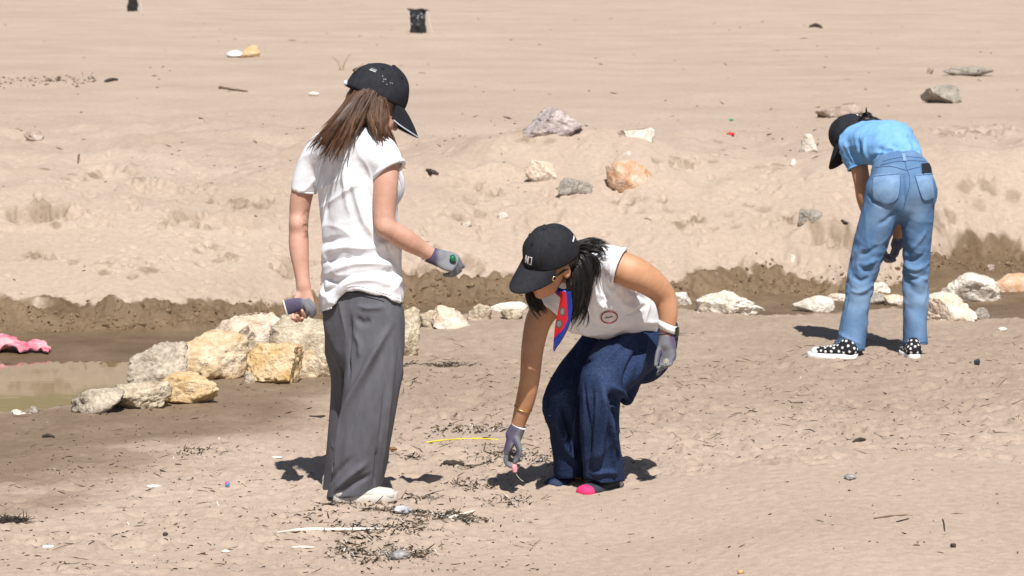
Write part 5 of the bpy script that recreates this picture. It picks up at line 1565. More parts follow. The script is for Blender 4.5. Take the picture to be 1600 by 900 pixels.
    for (y, x0, x1) in pr: rows.append((J(x0, y, -.37), J(x1, y, -.39), .012))
    Vk, Fk = sheet(rows, 27)
    px = to_px(Vk)
    col = np.tile(np.array([0.46, 0.010, 0.014]), (len(Vk), 1))
    edge = np.interp(px[:, 1], [455, 470, 500, 515, 530, 548], [884, 886, 887, 880, 864, 860])
    col[px[:, 0] > edge] = (0.006, 0.025, 0.22)
    for (cx, cy, rx, ry) in ((878.5, 487, 4.2, 7.5), (873.5, 506, 5.2, 7)):
        q = ((px[:, 0] - cx) / rx) ** 2 + ((px[:, 1] - cy) / ry) ** 2
        col[q < 1] = (0.05, 0.05, 0.05); col[q < .45] = (0.16, 0.17, 0.16)
    k = add('neckerchief', mesh_np('neckerchief', Vk, Fk, col=col), pmat('printed_silk', (1, 1, 1), (.9, .9, .9), scale=90, rough=0.35, usecol=True, spec=0.5))
    simple('knot', tube([J(868, 452, -.34), J(878, 458, -.36), J(888, 456, -.36), J(897, 448, -.33)], [.012, .016, .015, .012], 8), pmat('red_blue_silk', (0.50, 0.012, 0.016), (0.008, 0.03, 0.30), scale=26, rough=0.35, contrast=(.48, .54)), k)
    # ---- bracelets and watch
    c = J(817.5, 637, -.134); ax = rarm[-1] - rarm[-3]
    add('bracelet', mesh_np('bracelet', *tube(ringpts(c, ax, .0345, (1, 0, 0), .034), .0017, 6, True)), M_GOLD)
    wa = empty('wristwatch'); wa.parent = root; wa.matrix_parent_inverse = inv; c = J(1043, 511, -.16); wa.location = c
    def wadd(name, VF, mat, parent=wa):
        o = simple(name, VF, mat, parent); o.location = -Vector(c); return o
    Vr = []; Fr = []
    nseg = 32
    for i in range(nseg):
        q = 2 * math.pi * i / nseg
        dirv = np.array([math.cos(q), math.sin(q), 0.0])
        for (rr_, zz) in ((.0365, -.0150), (.0365, .0150), (.0335, .0150), (.0335, -.0150)):
            Vr.append(c + dirv * rr_ + np.array([0, 0, zz - .12 * dirv[0] * .03 * 4]))
    for i in range(nseg):
        for j in range(4): Fr.append((i * 4 + j, ((i + 1) % nseg) * 4 + j, ((i + 1) % nseg) * 4 + (j + 1) % 4, i * 4 + (j + 1) % 4))
    wadd('strap', (np.array(Vr), np.array(Fr)), M_WATCHW)
    fw_ = Field(*bounds([c + np.array([.034, -.006, -.012])], m=0.05), 0.0018)
    e = c + np.array([.036, -.012, -.016])
    fw_.chain([e - np.array([0, 0, .017]), e + np.array([0, 0, .017])], [(.019, .0065), (.019, .0065)], u=(0.35, 1, 0), k=0.0, cut0=True, cut1=True)
    Vw, Qw = fw_.mesh(1)
    wadd('case', (Vw, Qw), M_DARKGLASS)
    # ---- gloves
    w0 = J(808, 670, -.11); f = J(788, 712, -.09) - w0
    fg = Field(*bounds([w0, w0 + unit(f) * .18], m=0.1), 0.0028)
    n = np.array([1.0, -0.05, 0.05])
    tips = hand(fg, w0 + unit(f) * .012, f, n, np.array([0.25, -1.0, 0.1]), [(0.30, 0.85, 0.55), (0.45, 0.95, 0.6), (0.6, 1.05, 0.6), (0.7, 1.1, 0.6)], k=0.003, scale=0.92, fat=1.12, thumb=((0.75, 0.85), (1.0, 0.25), (1.0, -0.05)))
    fg.chain([w0 - unit(f) * 0.014, w0 + unit(f) * 0.03], [(.0285, .026), (.033, .025)], u=(1, 0, 0), k=0.012, cut0=True)
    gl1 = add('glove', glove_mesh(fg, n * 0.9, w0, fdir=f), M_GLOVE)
    simple('cuff_edge', tube(ringpts(w0 - unit(f) * 0.014, f, .0280, (1, 0, 0), .0255), .0034, 6, True), M_CUFF, gl1)
    w1 = J(1043, 528, -.16); f = J(1043, 565, -.17) - w1
    fg = Field(*bounds([w1, w1 + unit(f) * .18], m=0.1), 0.0028)
    n = np.array([-0.45, -0.75, 0.0])
    hand(fg, w1 + unit(f) * .006, f, n, np.array([-1.0, -0.3, 0]), [(0.25, 0.35, 0.3), (0.55, 0.8, 0.5), (0.6, 0.85, 0.5), (0.45, 0.6, 0.5)], k=0.006, scale=0.80, fat=1.15, thumb=((0.8, 0.4), (0.97, 0.35), (0.97, 0.35)))
    fg.chain([w1 - unit(f) * 0.016, w1 + unit(f) * 0.02], [(.033, .029), (.033, .026)], u=(1, 0, 0), k=0.012, cut0=True)
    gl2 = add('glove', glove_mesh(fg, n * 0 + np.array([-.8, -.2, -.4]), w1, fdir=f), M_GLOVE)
    simple('cuff_edge', tube(ringpts(w1 - unit(f) * 0.016, f, .032, (1, 0, 0), .028), .004, 6, True), pmat('glove_rib', tuple(C_BACK * .8), tuple(C_BACK), scale=200, rough=.9), gl2)
    # held things
    tp = (tips[0] + tips[4]) / 2
    Vt, Ft = tube([tp + np.array([0, 0, .012]), tp - np.array([.002, 0, .008]), tp - np.array([0, 0, .028])], [.006, .011, .009], 8)
    o = obj('plastic_scrap', mesh_np('plastic_scrap', Vt, Ft), M_PINK); tag(o, 'pale pink plastic scrap pinched by the crouching woman\'s glove', 'litter')
    simple('string', tube([tp - np.array([0, 0, .028]), tp - np.array([-.010, 0, .045]), tp - np.array([-.022, 0, .058]), tp - np.array([-.032, 0, .064])], .0016, 5), pmat('grey_string', (.3, .28, .24), (.4, .38, .33), scale=60), o)
    Vi, Fi = ICO[4]
    Vs = Vi * np.array([.013, .011, .017]) * (1 + .12 * fbm3(Vi * 2, 2))[:, None]
    o = obj('shell', mesh_np('shell', Vs + J(1040, 567, -.205), Fi), M_SHELL); tag(o, 'broken whitish shell held in the glove by the watch', 'shell')
    return root
woman_crouching()

# ================================================================== woman bending over in blue jeans and denim shirt
M_DENIML = pmat('washed_blue_denim', (0.78, 0.78, 0.80), (1.0, 1.0, 1.0), scale=260, detail=3, rough=0.9, bump=0.4, bscale=380, bdist=0.0015, spec=0.15, usecol=True)
M_CHAMB = pmat('pale_blue_denim_shirt', (0.150, 0.345, 0.640), (0.195, 0.400, 0.700), scale=26, rough=0.9, bump=0.3, bscale=300, bdist=0.0015, spec=0.15)
def woman_bending():
    fa = ground(1330, 560)
    D = fa[1] + 0.06
    J = lambda x, y, dd=0.0: P(x, y, D + dd)
    root = empty('person', (P(1385, 560, D)[0], D, fa[2]))
    tag(root, 'person bent over in pale blue denim shirt and washed blue jeans, seen from behind', 'person')
    inv = Matrix.Translation(-root.location)
    def add(name, me, mat, parent=None):
        o = obj(name, me, mat, parent or root)
        if parent is None: o.matrix_parent_inverse = inv
        return o
    X = np.array([1.0, 0, 0])
    hc = J(1334, 221, .42); HM = frame((-0.62, 0.35, -0.75), (-0.50, 0.45, 0.62))
    la = [J(1334, 228, .30), J(1340, 250, .26), J(1347, 285, .24), J(1350, 312, .25), J(1362, 345, .30), J(1372, 372, .34)]
    ra = [J(1402, 225, .34), J(1408, 270, .34), J(1408, 310, .34), J(1405, 340, .34), J(1404, 372, .34)]
    fd = Field(*bounds(la, ra, [J(1300, 180, .4), J(1335, 555), J(1430, 550), hc, J(1380, 390, .4)], m=0.12), 0.0055)
    fd.chain([J(1408, 290), J(1403, 250, .06), J(1380, 225, .22), J(1358, 220, .34)], [(.11, .09), (.09, .075), (.12, .075), (.11, .055)], u=X, k=0.0)
    fd.chain([J(1358, 219, .34), J(1346, 218, .39)], [.055, .052], k=0.03)
    head(fd, hc, HM)
    fd.chain(la, [.055, .047, .042, .037, .034, .028], k=0.03); fd.chain(ra, [.055, .047, .04, .037, .030], k=0.03)
    fd.chain([J(1385, 310), J(1352, 420, .02), J(1334, 530, .02)], [.07, .042, .036], k=0.03)
    fd.chain([J(1432, 310), J(1431, 420, .02), J(1431, 522, .02)], [.07, .040, .036], k=0.03)
    V, Q = fd.mesh(2); add('body', mesh_np('body', V, Q), M_SKIN2)
    # ---- shirt
    fs = Field(*bounds([J(1405, 255, .05), J(1340, 215, .35)], la[:2], m=0.22), 0.0055)
    fs.chain([J(1406, 276, .03), J(1404, 256, .06), J(1392, 232, .14), J(1375, 222, .24), J(1358, 217, .33), J(1346, 216, .38)],
             [(.095, .08), (.120, .100), (.143, .118), (.165, .115), (.15, .085), (.09, .06)], u=X, k=0.0)
    fs.chain([J(1352, 214, .32), J(1334, 222, .29), J(1336, 244, .26), J(1342, 260, .245)], [.075, .075, .066, .060], k=0.03, cut1=True)
    fs.chain([J(1340, 250, .255), J(1346, 275, .24)], [.053, .054], k=0.004, mode='sub', cut0=True)
    V, Q = fs.mesh(2)
    V = wrinkle(V, Q, 0.012, 9, along((.8, .3, .4), 3.0), 3, seed=4)
    V = folds(V, Q, [
        ([(1370, 232), (1385, 236), (1400, 232)], .014, -.014), ([(1395, 225), (1402, 235), (1404, 245)], .010, -.010), ([(1374, 240), (1390, 232), (1405, 236)], .012, .012),
        ([(1340, 215), (1343, 235), (1350, 250)], .012, -.016), ([(1350, 215), (1352, 240), (1362, 258)], .014, .012), ([(1360, 250), (1372, 242), (1385, 244)], .010, -.012),
        ([(1415, 215), (1422, 230), (1420, 240)], .012, .010), ([(1318, 222), (1328, 240), (1336, 256)], .012, .008), ([(1425, 225), (1432, 232), (1437, 238)], .010, -.008)])
    V = creases(V, Q, 0.009, 8.0, [((.8, .3, .4), 2.6, 1.0), ((.2, .6, -.6), 2.6, 0.7)], 33.0)
    V = relax(V, Q, 0.3)
    sh = add('shirt', mesh_np('shirt', V, Q), M_CHAMB); bs = bvh_of(V, Q)
    c = J(1342, 260, .245); ax = J(1342, 260, .245) - J(1336, 244, .26)
    simple('sleeve_hem', tube(ringpts(c, ax, .058, X), .0055, 8, True), M_CHAMB, sh)
    simple('shoulder_seam', seam(bs, [(1352, 198), (1343, 215), (1345, 238)], .002, .001), M_CHAMB, sh)
    # ---- jeans
    ll = [J(1384, 300, .0), J(1374, 335, .0), J(1361, 375, .01), J(1349, 420, .02), J(1341, 460, .02), J(1334, 505, .01), J(1328, 545, .0), J(1326, 570, .0)]
    rl = [J(1432, 300, .0), J(1433, 335, .0), J(1432, 375, .01), J(1430, 420, .02), J(1431, 460, .02), J(1431, 505, .01), J(1431, 540, .0), J(1431, 565, .0)]
    fj = Field(*bounds(ll, rl, [J(1405, 235, .1)], m=0.2), 0.005)
    fj.chain([J(1404, 259, .085), J(1406, 266, .06), J(1408, 272, .02), J(1409, 295, .0), J(1409, 312, .0)], [(.124, .112), (.132, .118), (.150, .125), (.166, .13), (.155, .12)], u=X, k=0.0, cut0=True)
    fj.chain(ll, [(.102, .115), (.096, .108), (.085, .095), (.073, .082), (.066, .077), (.070, .080), (.077, .086), (.079, .088)], u=X, k=0.02, cutfun=rowcut([1290, 1304, 1330, 1352, 1370], [538, 539, 547, 549, 549]))
    fj.chain(rl, [(.096, .115), (.084, .108), (.072, .095), (.064, .080), (.060, .077), (.058, .079), (.063, .084), (.064, .086)], u=X, k=0.02, cutfun=rowcut([1390, 1411, 1449, 1470], [538, 539, 539, 538]))
    for s in (1388, 1434): fj.ell(J(s, 296, -.06), np.eye(3), (.078, .075, .080), 0.06)
    fj.chain([J(1328, 535, .0), J(1325, 590, .0)], [(.066, .076), (.068, .078)], u=X, k=0.003, mode='sub', cut0=True)
    fj.chain([J(1431, 528, .0), J(1431, 580, .0)], [(.053, .074), (.054, .076)], u=X, k=0.003, mode='sub', cut0=True)
    V, Q = fj.mesh(2)
    V = wrinkle(V, Q, 0.005, 7, along((.1, 0, 1), 2), 2, seed=6)
    kn = np.exp(-((V[:, 2] - .42) / .16) ** 2)
    Vw = wrinkle(V, Q, 0.010, 13, along((1, 0, -.35), 3.2), 2, True, seed=9)
    V = V + (Vw - V) * kn[:, None]
    V = folds(V, Q, [
        ([(1345, 420), (1355, 412), (1368, 408)], .012, .012), ([(1330, 430), (1345, 440), (1360, 432)], .012, -.012), ([(1328, 452), (1342, 458), (1358, 448)], .012, .010),
        ([(1340, 400), (1355, 395), (1372, 385)], .012, -.010), ([(1414, 415), (1430, 422), (1446, 415)], .012, .012), ([(1414, 405), (1428, 408), (1446, 395)], .011, -.012), ([(1416, 430), (1430, 436), (1446, 430)], .011, -.010),
        ([(1424, 390), (1434, 380), (1448, 360)], .012, .009), ([(1412, 316), (1411, 295), (1410, 268)], .010, -.010), ([(1355, 305), (1370, 318), (1385, 322)], .010, -.009), ([(1400, 330), (1385, 345), (1370, 352)], .012, -.009),
        ([(1310, 520), (1325, 530), (1345, 538)], .010, .007)])
    V = creases(V, Q, 0.006, 7.5, [((1, 0, -.35), 3.0, 1.0), ((.2, 0, 1), 3.0, 0.6)], 41.0)
    V = relax(V, Q, 0.3)
    # wash: paler thighs and seat, darker seams and inner legs
    px = to_px(V)
    wash = 0.55 * np.exp(-(((px[:, 0] - 1378) / 20) ** 2 + ((px[:, 1] - 310) / 40) ** 2)) + 0.5 * np.exp(-(((px[:, 0] - 1432) / 16) ** 2 + ((px[:, 1] - 320) / 38) ** 2)) + 0.45 * np.exp(-((px[:, 1] - 470) / 45) ** 2)
    wash = np.clip(wash + 0.25 * fbm3(V * 9, 3), 0, 1)
    col = np.array([0.100, 0.195, 0.355])[None] * (1 - wash[:, None]) + np.array([0.300, 0.430, 0.600])[None] * wash[:, None]
    je = add('jeans', mesh_np('jeans', V, Q, col=col), M_DENIML); bj = bvh_of(V, Q)
    M_LD = pmat('washed_denim_piece', (0.135, 0.235, 0.40), (0.205, 0.320, 0.49), scale=24, rough=0.9, bump=0.4, bscale=380, bdist=0.0015)
    M_ST = pmat('jeans_stitch', (0.05, 0.10, 0.22), (0.08, 0.15, 0.30), scale=200, rough=0.9)
    pk = simple('pocket', patch(bj, [(1366, 274), (1406, 271), (1405, 300), (1401, 313), (1381, 319), (1366, 311), (1364, 292)], .0035, 0.5), M_LD, je)
    simple('stitching', joinm([seam(bj, [(1366, 276), (1386, 274), (1406, 272)], .0022, .004), seam(bj, [(1365, 278), (1364, 294), (1367, 311), (1381, 318), (1400, 312), (1405, 298), (1406, 274)], .0018, .004)]), M_ST, pk)
    pk = simple('pocket', patch(bj, [(1429, 273), (1456, 271), (1459, 309), (1449, 313), (1442, 311), (1436, 296)], .0035, 0.5), M_LD, je)
    simple('stitching', joinm([seam(bj, [(1430, 274), (1442, 274), (1456, 272)], .0022, .004), seam(bj, [(1430, 275), (1436, 296), (1442, 311), (1449, 312), (1458, 308)], .0018, .004)]), M_ST, pk)
    simple('leather_patch', patch(bj, [(1439, 256), (1453, 255), (1455, 269), (1440, 271)], .005, 0.4), pmat('black_patch', (.012, .013, .018), (.02, .02, .026), scale=60, rough=.6), je)
    simple('centre_seam', seam(bj, [(1413, 246), (1416, 262), (1421, 275), (1421, 292), (1415, 312), (1412, 325)], .0022, .001), M_ST, je)
    simple('yoke_seam', joinm([seam(bj, [(1368, 262), (1390, 260), (1416, 266)], .002, .001), seam(bj, [(1416, 266), (1436, 261), (1452, 256)], .002, .001)]), M_ST, je)
    simple('waistband', joinm([seam(bj, [(1380, 252), (1400, 247), (1420, 245), (1440, 247)], .002, .001), seam(bj, [(1376, 258), (1398, 253), (1420, 251), (1444, 252)], .002, .001)]), M_ST, je)
    simple('belt_loop', patch(bj, [(1409, 241), (1414, 241), (1416, 252), (1411, 252)], .006, 0.8), M_LD, je)
    simple('hem_seam', seam(bj, [(1306, 536), (1330, 543), (1350, 545)], .002, .001), M_ST, je)
    simple('hem_seam', seam(bj, [(1412, 534), (1430, 535), (1448, 534)], .002, .001), M_ST, je)
    simple('side_seam', seam(bj, [(1356, 320), (1338, 400), (1326, 470), (1312, 530)], .0018, .0008), M_ST, je)
    # ---- polka dot shoes
    Md = pmat('polka_dot_canvas', (1, 1, 1), (.9, .9, .9), scale=200, rough=0.85, usecol=True, bump=.4, bscale=300, bdist=.001)
    for k, (hx, hy, tx, ty) in enumerate(((1343, 561, 1273, 556), (1431, 562, 1428, 548))):
        a = ground(hx, hy); 
        if k == 0:
            b = ground(tx, ty); fw = b - a; fw[2] = 0; fw = unit(fw); fw = unit(fw * np.array([1, .5, 1]))
        else:
            fw = unit(np.array([-0.05, 1.0, 0]))
        a = a + fw * 0.0 + np.array([0, .085 if k == 0 else .03, 0.0])
        a[2] = P(hx, hy, a[1])[2] + .012
        fS, L, MM = shoe_field(a, fw, (0, 0, 1), 0.245, 0.095, 0.066, vox=.003)
        Vs, Qs = fS.mesh(2); lx = (Vs - a) @ MM[0]; ly = (Vs - a) @ MM[1]; lz = (Vs - a) @ MM[2]
        col = np.tile(np.array([.012, .012, .016]), (len(Vs), 1))
        rs = np.random.RandomState(20 + k); cen = []
        for ii in rs.permutation(len(Vs)):
            if lz[ii] < .022: continue
            if all(np.sum((Vs[ii] - c_) ** 2) > .021 ** 2 for c_ in cen): cen.append(Vs[ii])
            if len(cen) > 70: break
        cen = np.array(cen)
        dot = np.min(np.linalg.norm(Vs[:, None] - cen[None], axis=2), axis=1) < .0062
        col[dot] = (.78, .78, .76)
        col[ly > .205] = (.74, .72, .68)
        lace = (ly > .11) & (ly < .20) & (np.abs(lx) < .02) & (lz > .045) & (np.sin(ly * 380) > -.2)
        col[lace] = (.76, .75, .73)
        s = add('shoe', mesh_np('shoe', Vs, Qs, col=col), Md)
        obj('sole', sole_mesh(L, 0.258, 0.106, -0.014, 0.014, 0.5), M_CUFF, s)
        ring = [L(.0475 * sgn, y, .010) for sgn, y in ((1, .06), (1, .12))]
    # ---- cap and hair
    cap, W = build_cap(root, hc, HM, M_CAP, 1.06, None, droop=0.45)
    cap.matrix_parent_inverse = inv
    arc = []
    for i in range(7):
        a = math.pi * (0.15 + 0.7 * i / 7); a2 = math.pi * (0.15 + 0.7 * (i + 1) / 7)
        arc.append([(math.cos(a), math.sin(a)), (math.cos(a2), math.sin(a2)), (.75 * math.cos(a2), .75 * math.sin(a2)), (.75 * math.cos(a), .75 * math.sin(a))])
    simple('cap_lettering', on_crown(W, arc, math.pi * 0.98, 0.34, 0.030), M_PRINT, cap)
    g = []
    def gd(pts, a, b, n): g.append(([J(*p) for p in pts], a, b, n))
    gd([(1345, 190, .36), (1352, 180, .34), (1360, 182, .33), (1358, 192, .34)], .012, .010, 26)
    gd([(1345, 192, .36), (1355, 186, .34), (1368, 188, .34), (1376, 192, .34)], .010, .012, 22)
    gd([(1352, 186, .35), (1354, 176, .34), (1354, 168, .34)], .006, .004, 3)
    Vh, Fh, Ch = strands(g, 4, 0.0014, 10, 3, 0.004, 8)
    add('hair', mesh_np('hair', Vh, Fh, col=Ch), M_HAIRK)
    fh = Field(*bounds([hc, J(1358, 188, .36)], m=0.13), 0.006)
    fh.ell(hc - HM[1] * .02, HM, (.080, .09, .085), 0.0); fh.ell(J(1355, 188, .35), np.eye(3), (.038, .04, .028), .02)
    Vh, Qh = fh.mesh(1); Vh = wrinkle(Vh, Qh, .006, 30, None, 2)
    add('hair_underlayer', mesh_np('hair_underlayer', Vh, Qh, col=np.full((len(Vh), 3), .8)), hairmat('dark_hair_matt', (0.012, 0.009, 0.008), (0.035, 0.02, 0.015), 0.6))
    # ---- gloves
    for (w0, f, n, sd) in ((J(1404, 374, .34), J(1399, 392, .33) - J(1404, 374, .34), np.array([-.9, -.3, 0]), np.array([0, -1, 0])), (J(1373, 375, .34), J(1378, 395, .36) - J(1373, 375, .34), np.array([.9, -.3, 0]), np.array([0, -1, 0]))):
        fg = Field(*bounds([w0, w0 + unit(f) * .18], m=0.1), 0.0035)
        hand(fg, w0 + unit(f) * .006, f, n, sd, [(0.5, 0.8, 0.5)] * 4, k=0.006, scale=0.85, fat=1.15)
        fg.chain([w0 - unit(f) * 0.014, w0 + unit(f) * 0.03], [(.031, .028), (.033, .026)], u=X, k=0.012, cut0=True)
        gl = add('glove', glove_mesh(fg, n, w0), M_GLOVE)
    return root
woman_bending()

# ------------------------------------------------------------------ rubbish and driftwood lying about
def stick(name, label, pts, rad, mat, cat='stick', group=None, sides=7, lift=0.6):
    G = [ground(x, y) for x, y in pts]
    n = len(G); r = rad if isinstance(rad, (list, tuple)) else [rad] * n
    for g, q in zip(G, r): g[2] += q * lift
    V, F = tube(G, r, sides, sub=5)
    V = V + fbm3(V * 60, 2)[:, None] * np.mean(r) * 0.25
    e = []
    nr = len(V) // sides
    capf = [[0, i, i + 1] for i in range(1, sides - 1)]
    F = np.concatenate([F, np.array([[0, i + 1, i, 0] for i in range(1, sides - 1)]), np.array([[(nr - 1) * sides, (nr - 1) * sides + i, (nr - 1) * sides + i + 1, (nr - 1) * sides] for i in range(1, sides - 1)])])
    F = [tuple(dict.fromkeys(f.tolist())) for f in F]
    return tag(obj(name, polymesh(name, V, F), mat), label, cat, group)
M_WOOD = pmat('grey_driftwood', (0.10, 0.07, 0.05), (0.19, 0.14, 0.10), scale=40, rough=0.9, bump=0.6, bscale=90)
M_DARKW = pmat('dark_wood', (0.03, 0.024, 0.02), (0.07, 0.055, 0.045), scale=50, rough=0.85, bump=0.6, bscale=90)
M_BLK = pmat('black_plastic', (0.012, 0.013, 0.016), (0.025, 0.026, 0.03), scale=30, rough=0.35, spec=0.5, bump=0.5, bscale=40, bdist=0.01)
M_PALE = pmat('bleached_reed', (0.62, 0.56, 0.48), (0.74, 0.69, 0.62), scale=40, rough=0.8, bump=0.4, bscale=90)
M_WPL = pmat('white_plastic', (0.70, 0.70, 0.72), (0.80, 0.80, 0.82), scale=40, rough=0.45)
M_YEL = pmat('yellow_strap', (0.70, 0.58, 0.02), (0.78, 0.66, 0.04), scale=60, rough=0.5)
M_RED = pmat('red_plastic', (0.62, 0.02, 0.015), (0.70, 0.04, 0.03), scale=60, rough=0.45)
M_PKC = pmat('pink_cloth', (0.50, 0.06, 0.13), (0.66, 0.34, 0.36), scale=9, rough=0.85, bump=0.8, bscale=22, bdist=0.02)
M_BLUE = pmat('blue_foil', (0.05, 0.22, 0.42), (0.25, 0.35, 0.45), scale=80, rough=0.4)
GS = 'driftwood pieces on the sand'
stick('driftwood_stick', 'straight brown stick high on the left bank', [(344, 139), (360, 141), (386, 144)], [.022, .016, .012], M_WOOD, group=GS)
stick('driftwood_stick', 'short dark wood chip in the slope right of the white T-shirt', [(667, 268), (676, 271), (685, 274)], [.012, .018, .010], M_DARKW, group=GS)
stick('driftwood_stick', 'black oblong wood lump between the two near women', [(695, 726), (708, 727), (724, 728)], [.010, .013, .008], M_DARKW, group=GS)
stick('driftwood_stick', 'dark curved twig stuck in the left bank', [(122, 256), (123, 249), (124, 242)], [.006, .008, .005], M_WOOD, group=GS)
stick('driftwood_stick', 'dark chip on the wet sand left of the grey trousers', [(66, 684), (75, 683), (85, 684)], [.006, .010, .005], M_DARKW, group=GS)
stick('driftwood_stick', 'twig lying by the elbow of the trousers shadow', [(484, 651), (496, 652), (508, 651)], [.004, .005, .004], M_DARKW, group=GS)
stick('driftwood_stick', 'long feathery grey twig on the smooth sand', [(1365, 811), (1385, 809), (1412, 806), (1426, 806)], [.002, .004, .003, .001], M_WOOD, group=GS)
stick('driftwood_stick', 'thin twig standing up from the smooth sand', [(1473, 812), (1475, 820), (1476, 831)], [.0025, .003, .002], M_DARKW, group=GS)
stick('driftwood_stick', 'twig parallel to the feathery grey one', [(1400, 816), (1410, 814), (1420, 811)], [.002, .003, .002], M_DARKW, group=GS)
stick('driftwood_stick', 'dark flat chip near the gravel strip', [(165, 129), (174, 127), (183, 126)], [.02, .026, .016], M_DARKW, group=GS)
stick('driftwood_stick', 'dark chip high above the bent woman', [(1266, 43), (1275, 42), (1284, 44)], [.03, .045, .02], M_DARKW, group=GS)
stick('driftwood_stick', 'splinter standing in the slope beside the washed jeans', [(1315, 345), (1320, 352), (1324, 358)], [.008, .012, .008], M_DARKW, group=GS)
stick('driftwood_stick', 'black driftwood bit by the trodden sand, right of the crouching woman', [(1333, 692), (1342, 690), (1352, 688)], [.005, .010, .005], M_DARKW, group=GS)
stick('white_reed', 'long bleached reed lying in front of the white shoe', [(430, 833), (470, 831), (520, 830), (560, 829), (598, 827)], [.003, .006, .008, .007, .004], M_PALE, 'reed')
stick('white_reed', 'short bleached stem right of the white shoe', [(703, 812), (720, 806), (742, 800)], [.007, .006, .003], M_PALE, 'reed')
stick('white_reed', 'bleached splinter below the long reed', [(455, 856), (475, 857), (492, 856)], [.002, .005, .002], M_PALE, 'reed')
stick('yellow_strap', 'thin yellow plastic strap on the sand by the reaching glove', [(666, 692), (690, 689), (720, 687), (750, 686), (778, 688)], [.0028] * 5, M_YEL, 'strap')
stick('white_tube', 'small white plastic tube alone on the near sand', [(67, 857), (75, 857), (83, 856)], [.006] * 3, M_WPL, 'tube')
def blob(name, label, px, py, w, h, mat, cat, seed=1, deep=0.8, rough=1.0, group=None, sub=3, sink=0.15, crumple=0.25):
    g = ground(px, py); s = ppm(g[1])
    V, F = ICO[sub]
    off = seed * 5.3
    d = 1 + crumple * fbm3(V * 1.8 + off, 3) + 0.5 * crumple * np.abs(fbm3(V * 4 + off, 2))
    V = V * d[:, None]; V = V / np.abs(V).max(0)
    W_, H_ = w / s, h / s
    V = V * np.array([W_ / 2, W_ / 2 * deep, H_ / 2])
    o = obj(name, mesh_np(name, V, F), mat)
    o.location = (g[0], g[1] + W_ * deep * .4, g[2] + H_ * (0.5 - sink))
    return tag(o, label, cat, group)
M_FILM = pmat('crumpled_clear_film', (0.62, 0.64, 0.68), (0.30, 0.31, 0.33), scale=30, rough=0.25, spec=0.6, bump=1.0, bscale=40, bdist=0.01)
M_GREYSH = pmat('grey_shell', (0.16, 0.16, 0.17), (0.38, 0.37, 0.36), scale=26, rough=0.5, bump=0.7, bscale=60, bdist=0.01)
blob('plastic_film', 'crumpled clear film caught in weed at the shoe tip', 628, 804, 34, 16, M_FILM, 'litter', 3, 0.7, crumple=.5)
blob('mussel_shell', 'grey mussel shell on the weed heap near the bottom edge', 624, 876, 36, 17, M_GREYSH, 'shell', 4, 0.7, crumple=.3)
blob('striped_shell', 'dark striped shell alone on the smooth sand', 1329, 750, 21, 10, M_GREYSH, 'shell', 5, 0.8)
blob('charcoal_lump', 'black lump on the smooth near sand', 1490, 856, 11, 8, M_DARKW, 'lump', 6)
blob('charcoal_lump', 'black pointed scrap right of the polka-dot shoes', 1527, 571, 10, 12, M_BLK, 'lump', 7)
blob('charcoal_lump', 'small black lump on the left near sand', 258, 838, 9, 7, M_DARKW, 'lump', 8)
blob('foil_wrapper', 'crumpled pink and blue wrapper left of the trousers shadow', 355, 763, 8, 13, pmat('pink_foil', (0.75, 0.03, 0.28), (0.06, 0.25, 0.45), scale=60, rough=0.35, contrast=(.49, .51)), 'litter', 9, crumple=.4)
blob('feather', 'white feather with a dark quill on the left sand', 240, 764, 26, 6, M_PALE, 'feather', 10, 0.5)
blob('shell_scrap', 'white shell fragment behind the trousers', 432, 717, 22, 4, M_PALE, 'shell', 11, 0.5)
blob('shell_scrap', 'white shell lying above the cap of the standing woman', 490, 150, 18, 8, M_PALE, 'shell', 12, 0.6)
blob('shell_scrap', 'white shell flake by the left near edge of the weed', 352, 865, 14, 6, M_PALE, 'shell', 13, 0.6)
blob('shell_scrap', 'pale shell chip right of the polka-dot shoes', 1567, 519, 16, 8, M_PALE, 'shell', 14, 0.7)
blob('red_scrap', 'red plastic scrap on the bank left of the bent woman', 1142, 213, 14, 7, M_RED, 'litter', 15, crumple=.5)
blob('green_scrap', 'tiny green scrap above the red one', 1143, 189, 8, 4, pmat('green_scrap_plastic', (.02, .22, .13), (.04, .28, .17), scale=50, rough=.5), 'litter', 16)
blob('white_bag', 'flattened white plastic bag beside the far tan stone', 366, 90, 32, 13, M_WPL, 'bag', 17, 0.8, crumple=.4)
blob('weed_scrap', 'brown curled weed clump behind the trousers hem', 612, 706, 16, 9, pmat('brown_weed', (.16, .08, .03), (.26, .15, .06), scale=50, rough=.8), 'weed', 18, crumple=.6)
blob('orange_shell', 'orange-brown shell at the bottom edge of the smooth sand', 1157, 897, 12, 8, pmat('orange_shell_mat', (.45, .22, .08), (.6, .4, .2), scale=40, rough=.6), 'shell', 19)
blob('blue_scrap', 'pale blue plastic scrap behind the reaching glove', 812, 706, 18, 5, pmat('pale_blue_plastic', (.30, .45, .55), (.42, .55, .62), scale=50, rough=.4), 'litter', 20, crumple=.5)
